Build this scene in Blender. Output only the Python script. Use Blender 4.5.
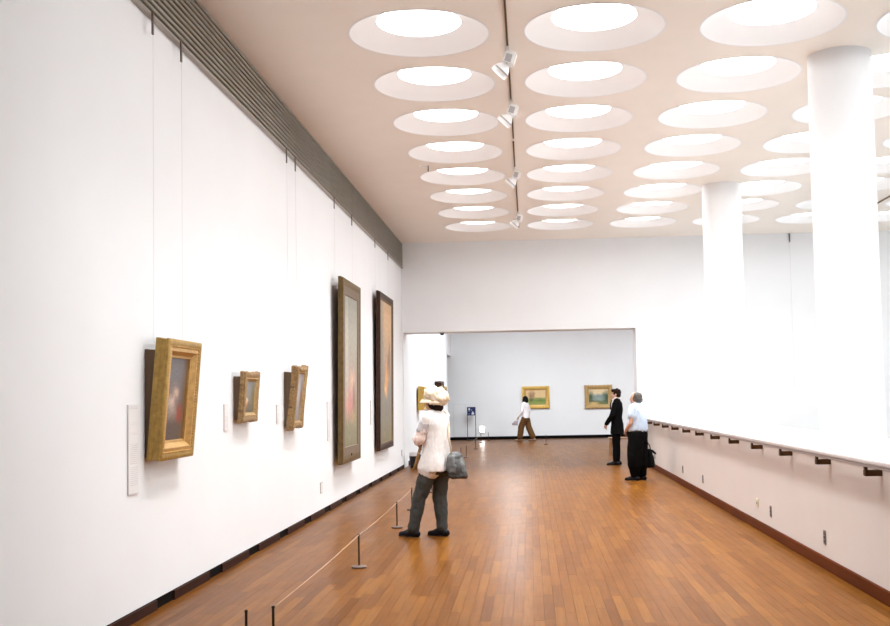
import bpy, bmesh, math, random
from mathutils import Vector, Matrix, noise
random.seed(7)
scene = bpy.context.scene
C = bpy.context.collection
for o in list(bpy.data.objects): bpy.data.objects.remove(o)

# ------------------------------------------------------------------ camera
FPX, YAW, PITCH, ROLL, PCX, PCY = 1077.99, 0.0420, 0.0539, 0.0194, 483.51, 339.05
EYE = Vector((0, 0, 1.55))
def cam_axes():
    f = Vector((-math.sin(YAW)*math.cos(PITCH), math.cos(YAW)*math.cos(PITCH), math.sin(PITCH)))
    r = Vector((math.cos(YAW), math.sin(YAW), 0)); u = r.cross(f)
    c, s = math.cos(ROLL), math.sin(ROLL)
    return c*r - s*u, s*r + c*u, f
CR, CU, CF = cam_axes()
cam = bpy.data.cameras.new('camera'); camo = bpy.data.objects.new('camera', cam); C.objects.link(camo)
cam.sensor_fit = 'HORIZONTAL'; cam.sensor_width = 36.0; cam.lens = FPX/890*36
cam.shift_x = (445-PCX)/890; cam.shift_y = (PCY-313)/890
cam.clip_start = 0.05; cam.clip_end = 200
camo.matrix_world = Matrix(((CR.x, CU.x, -CF.x, EYE.x), (CR.y, CU.y, -CF.y, EYE.y), (CR.z, CU.z, -CF.z, EYE.z), (0, 0, 0, 1)))
scene.camera = camo

# ------------------------------------------------------------------ light
W = bpy.data.worlds.new('world'); scene.world = W; W.use_nodes = True
W.node_tree.nodes['Background'].inputs['Color'].default_value = (0.90, 0.95, 1.0, 1)
W.node_tree.nodes['Background'].inputs['Strength'].default_value = 1.0
LAMP_STRENGTH = 1.6          # glow of the luminous discs in the ceiling dishes
LAMP_WATTS = 6.2             # downward beam of each dish
LAMP_SPREAD = math.radians(92)
DAY_WATTS = 12.0            # added area lamps standing in for daylight from the hall's unseen windows
FAR_WATTS = 50.0            # unseen ceiling panels added to light the room beyond the opening
def area(name, loc, rot, sx, sy, watts, col):
    l = bpy.data.lights.new(name, 'AREA'); l.shape = 'RECTANGLE'; l.size = sx; l.size_y = sy
    l.energy = watts; l.color = col
    o = bpy.data.objects.new(name, l); C.objects.link(o); o.location = loc; o.rotation_euler = rot
    return o
for i in range(1, 5):
    area('window_daylight', (11.93, -1.5+i*5.4, 2.3), (0, math.pi/2, 0), 4.2, 3.6, DAY_WATTS, (0.95, 0.98, 1.0))
scene.view_settings.view_transform = 'Standard'
scene.view_settings.look = 'None'
scene.view_settings.gamma = 1.0
scene.view_settings.use_curve_mapping = False
scene.view_settings.exposure = 2.14

# ------------------------------------------------------------------ dimensions
XL, XP, YB, YB2, YF, ZC = -2.86, 2.55, 24.236, 24.94, 39.5, 5.08
ZG, ZO, XO = 4.50, 3.04, 2.396
XR, YN = 12.0, -6.0
ZCF = 4.7
S, X0, Y0 = 1.697, 0.697, 10.263
ZL = 1.0                      # ledge on the parapet

# ------------------------------------------------------------------ materials
MATS = {}
def lin(r, g, b):
    f = lambda c: (c/255/12.92) if c/255 <= .04045 else ((c/255+.055)/1.055)**2.4
    return (f(r), f(g), f(b), 1)
def mat(name, col, rough=.6, metal=0., var=0., vscale=6., bump=0., bscale=60., spec=.5, emit=None, estr=0., stretch=None):
    if name in MATS: return MATS[name]
    m = bpy.data.materials.new(name); m.use_nodes = True
    nt = m.node_tree; b = nt.nodes['Principled BSDF']
    b.inputs['Base Color'].default_value = col
    b.inputs['Roughness'].default_value = rough; b.inputs['Metallic'].default_value = metal
    b.inputs['Specular IOR Level'].default_value = spec
    tc = nt.nodes.new('ShaderNodeTexCoord'); src = tc.outputs['Object']
    if stretch:
        mp = nt.nodes.new('ShaderNodeMapping'); mp.inputs['Scale'].default_value = stretch
        nt.links.new(src, mp.inputs['Vector']); src = mp.outputs['Vector']
    if var > 0:
        n = nt.nodes.new('ShaderNodeTexNoise'); n.inputs['Scale'].default_value = vscale; n.inputs['Detail'].default_value = 4
        nt.links.new(src, n.inputs['Vector'])
        r = nt.nodes.new('ShaderNodeValToRGB')
        r.color_ramp.elements[0].position = .3; r.color_ramp.elements[1].position = .7
        r.color_ramp.elements[0].color = tuple(c*(1-var) for c in col[:3])+(1,)
        r.color_ramp.elements[1].color = tuple(min(1, c*(1+var)) for c in col[:3])+(1,)
        nt.links.new(n.outputs['Fac'], r.inputs['Fac']); nt.links.new(r.outputs['Color'], b.inputs['Base Color'])
    if bump > 0:
        n = nt.nodes.new('ShaderNodeTexNoise'); n.inputs['Scale'].default_value = bscale
        nt.links.new(src, n.inputs['Vector'])
        bp = nt.nodes.new('ShaderNodeBump'); bp.inputs['Strength'].default_value = bump; bp.inputs['Distance'].default_value = .01
        nt.links.new(n.outputs['Fac'], bp.inputs['Height']); nt.links.new(bp.outputs['Normal'], b.inputs['Normal'])
    if emit:
        b.inputs['Emission Color'].default_value = emit; b.inputs['Emission Strength'].default_value = estr
    MATS[name] = m
    return m
M_WALL = mat('wall_paint', (.885, .905, .925, 1), .75, var=.012, vscale=1.3, bump=.05, bscale=180, spec=.3)
M_CEIL = mat('ceiling_paint', (.92, .855, .78, 1), .8, var=.01, vscale=2, spec=.2)
M_PARA = mat('parapet_paint', (.67, .605, .57, 1), .7, var=.012, vscale=2, spec=.3)
M_COL = mat('column_paint', (.83, .835, .845, 1), .6, var=.008, vscale=2)
M_DISH = mat('dish_white', (.88, .87, .865, 1), .55, var=.005)
M_LAMP = mat('lamp_diffuser', (.9, .9, .9, 1), .5, emit=(.97, .99, 1, 1), estr=LAMP_STRENGTH)
M_SLAT = mat('grille_slat', (.33, .305, .26, 1), .6, var=.05, vscale=3, spec=.2)
M_GBACK = mat('grille_back', (.13, .11, .085, 1), .7)
M_GTRIM = mat('grille_trim', (.42, .39, .36, 1), .5)
M_HOOK = mat('hook_bronze', (.16, .13, .11, 1), .45, .4)
M_WIRE = mat('wire_steel', (.72, .70, .69, 1), .5)
M_BASE = mat('baseboard_brown', (.036, .013, .008, 1), .6, var=.2, vscale=8, spec=.1)
M_BLACK = mat('baseboard_black', (.003, .0026, .0026, 1), .7, spec=.06)
M_BASEW = mat('baseboard_wood', (.115, .027, .006, 1), .6, var=.2, vscale=5, stretch=(1, .2, 1), spec=.08)
M_RAIL = mat('handrail_metal', (.56, .51, .495, 1), .5, var=.03)
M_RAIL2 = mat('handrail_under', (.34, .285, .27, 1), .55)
M_BRKT = mat('bracket_bronze', (.055, .023, .006, 1), .5, spec=.15)
M_STAN = mat('stanchion_bronze', (.035, .022, .016, 1), .5, spec=.25)
M_STANB = mat('stanchion_base', (.15, .108, .09, 1), .55, spec=.2)
M_ROPE = mat('rope_elastic', (.45, .29, .19, 1), .8)
M_TRACK = mat('track_bronze', (.27, .20, .13, 1), .5, spec=.2)
M_SPOT = mat('spot_white', (.90, .895, .89, 1), .4)
M_SPOTG = mat('spot_grey', (.46, .45, .46, 1), .5)
M_SPOTL = mat('spot_lens', (.9, .9, .9, 1), .3, emit=(1, .98, .94, 1), estr=1.2)
M_GREYP = mat('plate_grey', (.20, .19, .185, 1), .4, .4)
M_CREAM = mat('plate_cream', (.72, .62, .40, 1), .5)
M_WPLATE = mat('plate_white', (.80, .79, .78, 1), .45)
M_PLRIM = mat('plate_rim', (.50, .49, .48, 1), .5)
M_SIGNB = mat('sign_blue', (.008, .012, .085, 1), .4)
M_SIGNW = mat('sign_white', (.75, .77, .85, 1), .5)
M_SIGNC = mat('sign_light_blue', (.12, .24, .55, 1), .5)
M_DARK = mat('black_metal', (.016, .015, .017, 1), .45)
M_LIT = mat('lit_panel', (.9, .9, .9, 1), .5, emit=(1, .98, .95, 1), estr=7)
M_BENCH = mat('bench_wood', (.34, .17, .07, 1), .45, var=.2, vscale=6)
M_FARP = mat('far_panel', (.86, .86, .86, 1), .5, emit=(1, .985, .97, 1), estr=1)

def wood_material():
    m = bpy.data.materials.new('parquet_wood'); m.use_nodes = True
    nt = m.node_tree; N = nt.nodes; Lk = nt.links; b = N['Principled BSDF']
    at = N.new('ShaderNodeAttribute'); at.attribute_name = 'tone'
    ramp = N.new('ShaderNodeValToRGB'); e = ramp.color_ramp.elements
    e[0].position = 0; e[0].color = (.106, .034, .004, 1)
    e[1].position = 1; e[1].color = (.190, .074, .012, 1)
    k = e.new(.5); k.color = (.146, .052, .008, 1)
    Lk.new(at.outputs['Fac'], ramp.inputs['Fac'])
    tc = N.new('ShaderNodeTexCoord')
    geo = N.new('ShaderNodeNewGeometry')
    mp = N.new('ShaderNodeMapping'); mp.inputs['Scale'].default_value = (40, 2.2, 1)
    Lk.new(geo.outputs['Position'], mp.inputs['Vector'])
    n = N.new('ShaderNodeTexNoise'); n.inputs['Scale'].default_value = 1; n.inputs['Detail'].default_value = 5
    Lk.new(mp.outputs['Vector'], n.inputs['Vector'])
    mr = N.new('ShaderNodeMapRange'); mr.inputs[1].default_value = .3; mr.inputs[2].default_value = .7
    mr.inputs[3].default_value = .80; mr.inputs[4].default_value = 1.16
    Lk.new(n.outputs['Fac'], mr.inputs[0])
    mx = N.new('ShaderNodeMix'); mx.data_type = 'RGBA'; mx.blend_type = 'MULTIPLY'; mx.inputs[0].default_value = 1
    Lk.new(ramp.outputs['Color'], mx.inputs[6]); Lk.new(mr.outputs[0], mx.inputs[7])
    Lk.new(mx.outputs[2], b.inputs['Base Color'])
    n2 = N.new('ShaderNodeTexNoise'); n2.inputs['Scale'].default_value = 2.5; n2.inputs['Detail'].default_value = 3
    Lk.new(geo.outputs['Position'], n2.inputs['Vector'])
    mr2 = N.new('ShaderNodeMapRange'); mr2.inputs[3].default_value = .27; mr2.inputs[4].default_value = .33
    Lk.new(n2.outputs['Fac'], mr2.inputs[0]); Lk.new(mr2.outputs[0], b.inputs['Roughness'])
    b.inputs['Specular IOR Level'].default_value = .04
    bp = N.new('ShaderNodeBump'); bp.inputs['Strength'].default_value = .03; bp.inputs['Distance'].default_value = .001
    Lk.new(n.outputs['Fac'], bp.inputs['Height']); Lk.new(bp.outputs['Normal'], b.inputs['Normal'])
    return m
M_WOOD = wood_material()
M_SUBF = mat('floor_joint', (.07, .03, .012, 1), .8)

# ------------------------------------------------------------------ mesh helpers
def box(bm, x0, x1, y0, y1, z0, z1):
    v = [bm.verts.new(p) for p in ((x0,y0,z0),(x1,y0,z0),(x1,y1,z0),(x0,y1,z0),(x0,y0,z1),(x1,y0,z1),(x1,y1,z1),(x0,y1,z1))]
    for f in ((3,2,1,0),(4,5,6,7),(0,1,5,4),(1,2,6,5),(2,3,7,6),(3,0,4,7)): bm.faces.new([v[i] for i in f])
def rbox(bm, x0, x1, y0, y1, z0, z1, r=.004):
    t = bmesh.new(); box(t, x0, x1, y0, y1, z0, z1)
    bmesh.ops.bevel(t, geom=t.edges[:], offset=r, segments=2, affect='EDGES')
    merge(bm, t)
def merge(bm, t, M=None):
    if M is not None: t.transform(M)
    me = bpy.data.meshes.new('tmp'); t.to_mesh(me); t.free(); bm.from_mesh(me); bpy.data.meshes.remove(me)
def tube(bm, a, b, ra, rb=None, n=14, caps=True):
    a = Vector(a); b = Vector(b); rb = ra if rb is None else rb
    d = (b-a).normalized(); q = d.to_track_quat('Z', 'Y')
    A = []; B = []
    for i in range(n):
        t = 2*math.pi*i/n; e = q @ Vector((math.cos(t), math.sin(t), 0))
        A.append(bm.verts.new(a+e*ra)); B.append(bm.verts.new(b+e*rb))
    for i in range(n): bm.faces.new((A[i], A[(i+1)%n], B[(i+1)%n], B[i]))
    if caps: bm.faces.new(A[::-1]); bm.faces.new(B)
def path_tube(bm, pts, r, n=8):
    pts = [Vector(p) for p in pts]; rings = []
    for i, p in enumerate(pts):
        d = (pts[min(i+1, len(pts)-1)]-pts[max(i-1, 0)]).normalized()
        up = Vector((0,0,1)) if abs(d.z) < .9 else Vector((1,0,0))
        s = d.cross(up).normalized(); t = s.cross(d)
        rings.append([bm.verts.new(p+(s*math.cos(2*math.pi*k/n)+t*math.sin(2*math.pi*k/n))*r) for k in range(n)])
    for A, B in zip(rings, rings[1:]):
        for k in range(n): bm.faces.new((A[k], A[(k+1)%n], B[(k+1)%n], B[k]))
    bm.faces.new(rings[0][::-1]); bm.faces.new(rings[-1])
def lathe(bm, prof, n=32, M=None, cap0=False, cap1=False):
    rings = []
    for r, z in prof:
        rings.append([bm.verts.new((r*math.cos(2*math.pi*k/n), r*math.sin(2*math.pi*k/n), z)) for k in range(n)])
    for A, B in zip(rings, rings[1:]):
        for k in range(n): bm.faces.new((A[k], A[(k+1)%n], B[(k+1)%n], B[k]))
    if cap0: bm.faces.new(rings[0][::-1])
    if cap1: bm.faces.new(rings[-1])
    if M is not None:
        vs = [v for R in rings for v in R]
        bmesh.ops.transform(bm, matrix=M, verts=vs)
def mesh(name, bm, m, smooth=False, recalc=True, bevel=0):
    if recalc: bmesh.ops.recalc_face_normals(bm, faces=bm.faces[:])
    me = bpy.data.meshes.new(name); bm.to_mesh(me); bm.free()
    me.materials.append(m)
    if smooth:
        for p in me.polygons: p.use_smooth = True
    return me
def link(name, me, parent=None, loc=None):
    o = bpy.data.objects.new(name, me); C.objects.link(o)
    if parent: o.parent = parent
    if loc is not None: o.location = loc
    return o
def obj(name, bm, m, parent=None, smooth=False, recalc=True):
    return link(name, mesh(name, bm, m, smooth, recalc), parent)
def smooth_angle(o, deg=40):
    for p in o.data.polygons: p.use_smooth = True
    o.data.set_sharp_from_angle(angle=math.radians(deg))
    return o
def tag(o, label, cat=None, group=None, kind=None):
    o['label'] = label
    if cat: o['category'] = cat
    if group: o['group'] = group
    if kind: o['kind'] = kind
    return o
def struct(name, bm, m, label=None):
    o = obj(name, bm, m); o['kind'] = 'structure'
    if label: o['label'] = label
    return o
def empty(name, loc, rz=0):
    o = bpy.data.objects.new(name, None); C.objects.link(o); o.location = loc; o.rotation_euler = (0, 0, rz)
    o.empty_display_size = .1
    return o
def copy_tree(o, parent=None):
    c = o.copy(); C.objects.link(c); c.parent = parent
    for ch in list(o.children): copy_tree(ch, c)
    return c
ORD = ['nearest','second','third','fourth','fifth','sixth','seventh','eighth','ninth','tenth','eleventh','twelfth','thirteenth','fourteenth','fifteenth','sixteenth','seventeenth','eighteenth']
def pix(P):
    d = Vector(P)-EYE; z = d.dot(CF)
    if z <= 0: return None
    return (PCX+FPX*d.dot(CR)/z, PCY-FPX*d.dot(CU)/z)

# ------------------------------------------------------------------ floor
bm = bmesh.new()
box(bm, XL-.3, XP+.3, YN, YB2, -.25, -.012); box(bm, -7.2, 8.3, YB2, YF+.3, -.25, -.012)
floor = struct('floor', bm, M_SUBF, 'brown strip parquet floor with a soft gloss, laid lengthwise')
PW = (XP-XL)/72; PL = .92
def plank_geo(bm, x0, y0, x1, y1, top=0., lay=None, tone=0.):
    g, c = .0007, 0.
    xs = (x0+g, x1-g); ys = (y0+g, y1-g)
    def ring(i, z): return [bm.verts.new(p) for p in ((xs[0]+i, ys[0]+i, z), (xs[1]-i, ys[0]+i, z), (xs[1]-i, ys[1]-i, z), (xs[0]+i, ys[1]-i, z))]
    A, T = ring(0, top-.012), ring(0, top)
    fs = [bm.faces.new(T)]
    for P, Q in ((A, T),):
        for k in range(4): fs.append(bm.faces.new((P[k], P[(k+1)%4], Q[(k+1)%4], Q[k])))
    if lay:
        for f in fs: f[lay] = tone
planks = []
rs = random.Random(3)
for s in range(-58, 146):
    x0 = XL+s*PW
    inner = 0 <= s < 72
    off = rs.random()*PL
    y = (YN if inner else YB2) - off
    while y < YF:
        y1 = y+PL
        a = max(y, YN if inner else YB2); b_ = min(y1, YF)
        tone = min(1, max(0, rs.gauss(.5, .22)))
        if b_-a > .05 and (-6.9 < x0 < 8.0): planks.append((x0, a, x0+PW, b_, tone))
        y = y1
def vis(p):
    q = pix(((p[0]+p[2])/2, (p[1]+p[3])/2, 0))
    return q is not None and 0 < q[0] < 890 and q[1] < 640
full = [p for p in planks if abs(p[3]-p[1]-PL) < 1e-4 and p[1] > 6.0 and XL-.01 < p[0] < XP-.02 and vis(p)]
full.sort(key=lambda p: p[1])
near = full[:300]; nearset = set(near)
variants = []
for k in range(12):
    bm = bmesh.new(); lay = bm.faces.layers.float.new('tone')
    plank_geo(bm, 0, 0, PW, PL, 0, lay, (k+.5)/12)
    variants.append(mesh('plank', bm, M_WOOD))
for p in near:
    link('plank', variants[min(11, int(p[4]*12))], floor, (p[0], p[1], 0))
bm = bmesh.new(); lay = bm.faces.layers.float.new('tone')
for p in planks:
    if p not in nearset: plank_geo(bm, p[0], p[1], p[2], p[3], 0, lay, p[4])
rest = obj('planks', bm, M_WOOD, floor); rest['kind'] = 'stuff'

# ------------------------------------------------------------------ walls
bm = bmesh.new()
box(bm, XL-.3, XL, YN, 37.45, -.25, 5.4); box(bm, XL-.3, XL, 37.45, YF, 3.08, 5.4)
struct('wall_left', bm, M_WALL, 'long white gallery wall carrying the framed paintings')
bm = bmesh.new()
box(bm, XL, -2.838, YB, YB2, 0, ZO); box(bm, XL, XO, YB, YB2, ZO, 5.4)
box(bm, XO, XR, YB, YB2, -4.2, 5.4)
struct('wall_back', bm, M_WALL, 'white end wall with a wide opening to the next room')
bm = bmesh.new(); box(bm, -7.2, 8.3, YF, YF+.3, -.25, 5.0)
struct('wall_far', bm, M_WALL, 'white far wall of the room beyond the opening')
bm = bmesh.new(); box(bm, 8.0, 8.3, YB2, YF, -.25, 5.0)
struct('wall_far_right', bm, M_WALL)
bm = bmesh.new(); box(bm, -7.2, -6.9, 35.0, YF, -.25, 5.0); box(bm, -6.9, XL-.3, 35.0, 35.3, -.25, 5.0)
struct('wall_far_left', bm, M_WALL)
bm = bmesh.new(); box(bm, XL-.3, XR+.3, YN-.3, YN, -4.2, 5.4)
struct('wall_rear', bm, M_WALL)
# unseen right wall of the hall, tall glowing windows added for daylight
bm = bmesh.new()
box(bm, XR, XR+.3, YN, YB2, -4.2, .15); box(bm, XR, XR+.3, YN, YB2, 4.45, 5.4)
ys = [YN]
for i in range(5):
    c = -1.5+i*5.4; ys += [c-1.85, c+1.85]
ys.append(YB2)
for a, b_ in zip(ys[::2], ys[1::2]):
    if b_ > a: box(bm, XR, XR+.3, a, b_, .15, 4.45)
struct('wall_right', bm, M_WALL)
M_GLASS = mat('window_glass', (.9, .95, 1, 1), .05, emit=(.92, .97, 1, 1), estr=.25)  # faint glow added to the unseen panes
for i in range(5):
    c = -1.5+i*5.4
    bm = bmesh.new()
    for y in (c-1.85, c-.02, c+1.81): box(bm, XR+.05, XR+.11, y, y+.04, .15, 4.45)
    for z in (.15, 2.3, 4.41): box(bm, XR+.05, XR+.11, c-1.85, c+1.85, z, z+.04)
    w = struct('window_%d' % (i+1), bm, M_WPLATE)
    bm = bmesh.new(); box(bm, XR+.07, XR+.085, c-1.81, c+1.81, .19, 4.41)
    obj('pane', bm, M_GLASS, w)
bm = bmesh.new(); box(bm, XP+.3, XR, YN, YB, -4.4, -4.2)
struct('floor_hall', bm, mat('hall_floor', (.26, .25, .24, 1), .5))
# parapet with broad ledge
bm = bmesh.new(); box(bm, XP, 3.92, YN, YB, -.25, ZL-.03); box(bm, XP+1.05, 3.92, YN, YB, -4.2, -.25)
struct('wall_parapet', bm, M_PARA, 'low pinkish-white parapet wall along the right side')
bm = bmesh.new(); rbox(bm, XP-.012, 3.95, YN, YB, ZL-.03, ZL, .006)
struct('trim_1', bm, M_COL, 'broad white ledge on top of the parapet')
# ceiling with round holes
bm = bmesh.new(); NS = 48; RH, RD, HD = .672, .415, .118
KS, IS = range(-1, 5), range(-2, 8)
h = S/2
for k in KS:
    for i in IS:
        cx, cy = X0+k*S, Y0+i*S
        inn, out = [], []
        for a in range(NS):
            t = 2*math.pi*(a+.5)/NS; c, s = math.cos(t), math.sin(t); q = h/max(abs(c), abs(s))
            inn.append(bm.verts.new((cx+RH*c, cy+RH*s, ZC))); out.append(bm.verts.new((cx+q*c, cy+q*s, ZC)))
        for a in range(NS):
            b_ = (a+1) % NS; bm.faces.new((inn[a], inn[b_], out[b_], out[a]))
        for sx in (-1, 1):          # cell corners
            for sy in (-1, 1):
                cand = sorted(range(NS), key=lambda a: (out[a].co-Vector((cx+sx*h, cy+sy*h, ZC))).length)[:2]
                bm.faces.new((out[cand[0]], out[cand[1]], bm.verts.new((cx+sx*h, cy+sy*h, ZC))))
xa, xb, ya, yb_ = X0-S-h, X0+4*S+h, Y0-2*S-h, Y0+7*S+h
def quad(bm, x0, x1, y0, y1, z):
    bm.faces.new([bm.verts.new(p) for p in ((x0,y0,z),(x0,y1,z),(x1,y1,z),(x1,y0,z))])
quad(bm, XL, xa, YN, YB, ZC); quad(bm, xb, XR, YN, YB, ZC); quad(bm, xa, xb, YN, ya, ZC); quad(bm, xa, xb, yb_, YB, ZC)
for f in bm.faces:
    f.normal_update()
    if f.normal.z > 0: f.normal_flip()
box(bm, XL-.3, XR+.3, YN-.3, YB2, 5.4, 5.6)  # roof slab added out of view to keep sky light out
o = obj('ceiling', bm, M_CEIL, recalc=False); o['kind'] = 'structure'; o['label'] = 'flat cream ceiling pierced by rows of round dishes'
bm = bmesh.new(); box(bm, -7.2, 8.3, YB2, YF+.3, ZCF, 5.0)
struct('ceiling_far', bm, M_WALL)
# ceiling panels out of view, added to light the far room
def added_far_panel(x, y, w, l, watts, lab):
    t = empty('ceiling_panel', (x, y, ZCF-.06)); tag(t, lab, 'ceiling light', 'ceiling panels of the far room')
    bm = bmesh.new(); rbox(bm, -w/2-.04, w/2+.04, -l/2-.04, l/2+.04, .02, .06, .006); obj('housing', bm, M_WPLATE, t)
    bm = bmesh.new(); rbox(bm, -w/2, w/2, -l/2, l/2, 0, .02, .004); obj('diffuser', bm, M_FARP, t)
    a = area('panel_lamp', (x, y, ZCF-.075), (0, 0, 0), w, l, watts, (.88, .95, 1.0)); a.parent = t; a.location = (0, 0, -.02)
for x, y, nm in ((-.6, 28.5, 'left nearer'), (-.6, 34.5, 'left farther'), (4.2, 28.5, 'right nearer'), (4.2, 34.5, 'right farther')):
    added_far_panel(x, y, .6, 3.6, FAR_WATTS, 'long white ceiling light panel in the far room, %s one' % nm)
# baseboards
bm = bmesh.new(); box(bm, XL, XL+.008, YN, YB-.0, 0, .075)
bl = struct('baseboard_left', bm, M_BLACK, 'low dark baseboard with black vents between brown sections')
bm = bmesh.new(); box(bm, XL, XL+.024, 0, .93, 0, .072); sec = mesh('baseboard_section', bm, M_BASE)
y = 9.83-1.33*9
while y < YB-.9:
    link('baseboard_section', sec, bl, (0, y, 0)); y += 1.33
bm = bmesh.new(); box(bm, XL, XL+.02, YB2, 37.45, 0, .10); struct('baseboard_far_left', bm, M_BLACK)
bm = bmesh.new(); box(bm, -6.9, 8.0, YF-.02, YF, 0, .11); struct('baseboard_far', bm, M_BLACK, 'thin black baseboard of the far wall')
bm = bmesh.new(); box(bm, XO, XP, YB-.02, YB, 0, .10); box(bm, XO-.02, XO, YB-.02, YB2, 0, .10); struct('baseboard_back', bm, M_BASE)
bm = bmesh.new(); rbox(bm, XP-.025, XP, YN, YB-.02, 0, .105, .004); struct('baseboard_right', bm, M_BASEW, 'reddish-brown wooden baseboard under the parapet')
# louvred grille above the left wall
bm = bmesh.new(); box(bm, XL, XL+.012, YN, YB, ZG+.02, ZC-.002)
gr = struct('trim_2', bm, M_GBACK, 'grey-brown louvred air grille running along the top of the left wall')
bm = bmesh.new(); rbox(bm, XL, XL+.05, YN, YB, ZG, ZG+.022, .003); obj('grille_trim', bm, M_GTRIM, gr)
bm = bmesh.new(); rbox(bm, XL+.012, XL+.04, YN, YB, 0, .029, .004); sl = mesh('slat', bm, M_SLAT)
NSL = 10; p0 = ZG+.052; pitch = (ZC-.004-p0)/NSL
for k in range(NSL): link('slat', sl, gr, (0, 0, p0+k*pitch+.008))

# ------------------------------------------------------------------ ceiling dishes
bm = bmesh.new()
lathe(bm, [(RH+.02, -.004), (RH, -.004), (RH-.004, .0), (RD+.004, HD), (RD-.012, HD+.004)], 56)
bmesh.ops.recalc_face_normals(bm, faces=bm.faces[:])
dish = mesh('reflector_dish', bm, M_DISH, smooth=False, recalc=False)
for p in dish.polygons: p.use_smooth = True
dish.set_sharp_from_angle(angle=math.radians(30))
bm = bmesh.new(); lathe(bm, [(0, HD-.036), (RD*.25, HD-.034), (RD*.5, HD-.027), (RD*.75, HD-.015), (RD*.92, HD-.004), (RD, HD+.003), (RD, HD+.012), (0, HD+.012)], 48); disc = mesh('diffuser', bm, M_LAMP, smooth=True)
DISH_LAMP = bpy.data.lights.new('dish_lamp', 'AREA'); DISH_LAMP.shape = 'DISK'; DISH_LAMP.size = 2*RD-.02
DISH_LAMP.energy = LAMP_WATTS; DISH_LAMP.spread = LAMP_SPREAD; DISH_LAMP.color = (.955, .98, 1)
HALL_LAMP = DISH_LAMP.copy(); HALL_LAMP.energy = LAMP_WATTS*.4
rows = {-1: 'leftmost row', 0: 'row right of the ceiling track', 1: 'row left of the columns', 2: 'row right of the columns', 3: 'second row right of the columns', 4: 'rightmost row'}
for k in KS:
    for i in IS:
        n = 7-i
        t = empty('ceiling_light', (X0+k*S, Y0+i*S, ZC))
        pos = 'nearest the end wall' if n == 0 else ORD[n]+' from the end wall'
        tag(t, 'round glowing ceiling dish, %s, %s' % (rows[k], pos), 'ceiling light', 'round ceiling dishes')
        link('reflector_dish', dish, t); link('diffuser', disc, t)
        lo = bpy.data.objects.new('dish_lamp', DISH_LAMP if k < 2 else HALL_LAMP); C.objects.link(lo); lo.parent = t; lo.location = (0, 0, HD-.040)

# ------------------------------------------------------------------ columns
for y, lab in ((11.36, 'thick round white column nearer the camera, standing on the ledge'), (18.38, 'round white column farther back, standing on the ledge')):
    t = empty('column', (3.335, y, ZL)); tag(t, lab, 'column', 'round columns on the ledge')
    bm = bmesh.new(); lathe(bm, [(.324, 0), (.324, ZC-ZL)], 64, cap0=True, cap1=True)
    smooth_angle(obj('shaft', bm, M_COL, t))
    bm = bmesh.new(); lathe(bm, [(.325, 0), (.332, 0), (.332, .02), (.325, .024)], 64); smooth_angle(obj('base_ring', bm, M_COL, t))

# ------------------------------------------------------------------ handrail
hr = empty('handrail', (2.44, YN, 0)); tag(hr, 'flat grey metal handrail on brown brackets along the parapet', 'handrail')
bm = bmesh.new(); rbox(bm, -.022, .03, 0, YB-YN, 1.012, 1.046, .007); obj('rail', bm, M_RAIL, hr)
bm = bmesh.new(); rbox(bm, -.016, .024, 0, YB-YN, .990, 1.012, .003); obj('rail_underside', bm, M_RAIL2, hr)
bm = bmesh.new()
rbox(bm, -.012, XP-2.44, -.03, .03, .921, .966, .003); rbox(bm, -.012, .008, -.02, .02, .921, .992, .003)
brk = mesh('bracket', bm, M_BRKT)
y = 8.03-1.347*8
while y < YB-.1:
    if y > YN: link('bracket', brk, hr, (0, y-YN, 0))
    y += 1.347

# ------------------------------------------------------------------ plates on the walls
def slot_plate(y, z, lab):
    t = empty('socket_plate', (XP, y, z)); tag(t, lab, 'wall socket', 'sockets along the parapet')
    bm = bmesh.new(); rbox(bm, -.008, 0, -.035, .035, -.062, .062, .003); obj('plate', bm, M_GREYP, t)
    bm = bmesh.new()
    for k in (-1, 0, 1): rbox(bm, -.011, -.006, -.016, .016, k*.034-.011, k*.034+.011, .002)
    obj('socket', bm, M_DARK, t)
for y, w in ((9.62, 'nearest the camera'), (11.74, 'second from the camera, beside the cream socket'), (16.28, 'third from the camera'), (18.39, 'fourth from the camera'), (22.47, 'farthest, close to the end wall')):
    slot_plate(y, .27, 'dark narrow socket plate on the parapet, '+w)
t = empty('socket_plate', (XP, 12.42, .30)); tag(t, 'small cream square socket plate with dark outlet on the parapet', 'wall socket')
bm = bmesh.new(); rbox(bm, -.008, 0, -.055, .055, -.045, .045, .003); obj('plate', bm, M_CREAM, t)
bm = bmesh.new(); rbox(bm, -.012, -.006, -.02, .0, -.018, .022, .002); rbox(bm, -.012, -.006, .008, .022, -.018, .002, .002); obj('socket', bm, M_GREYP, t)
for y, z, lab in ((14.61, .365, 'white wall outlet low on the left wall, left of the olive-framed tall painting'), (23.85, .352, 'small white wall outlet at the far end of the left wall')):
    t = empty('wall_outlet', (XL, y, z)); tag(t, lab, 'wall socket')
    bm = bmesh.new(); rbox(bm, 0, .010, -.075, .075, -.075, .075, .003); obj('plate', bm, M_PLRIM, t)  # grey plate shows as a thin rim round the white cover
    bm = bmesh.new(); rbox(bm, .009, .014, -.062, .062, -.065, .065, .002); obj('cover', bm, M_WPLATE, t)

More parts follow.
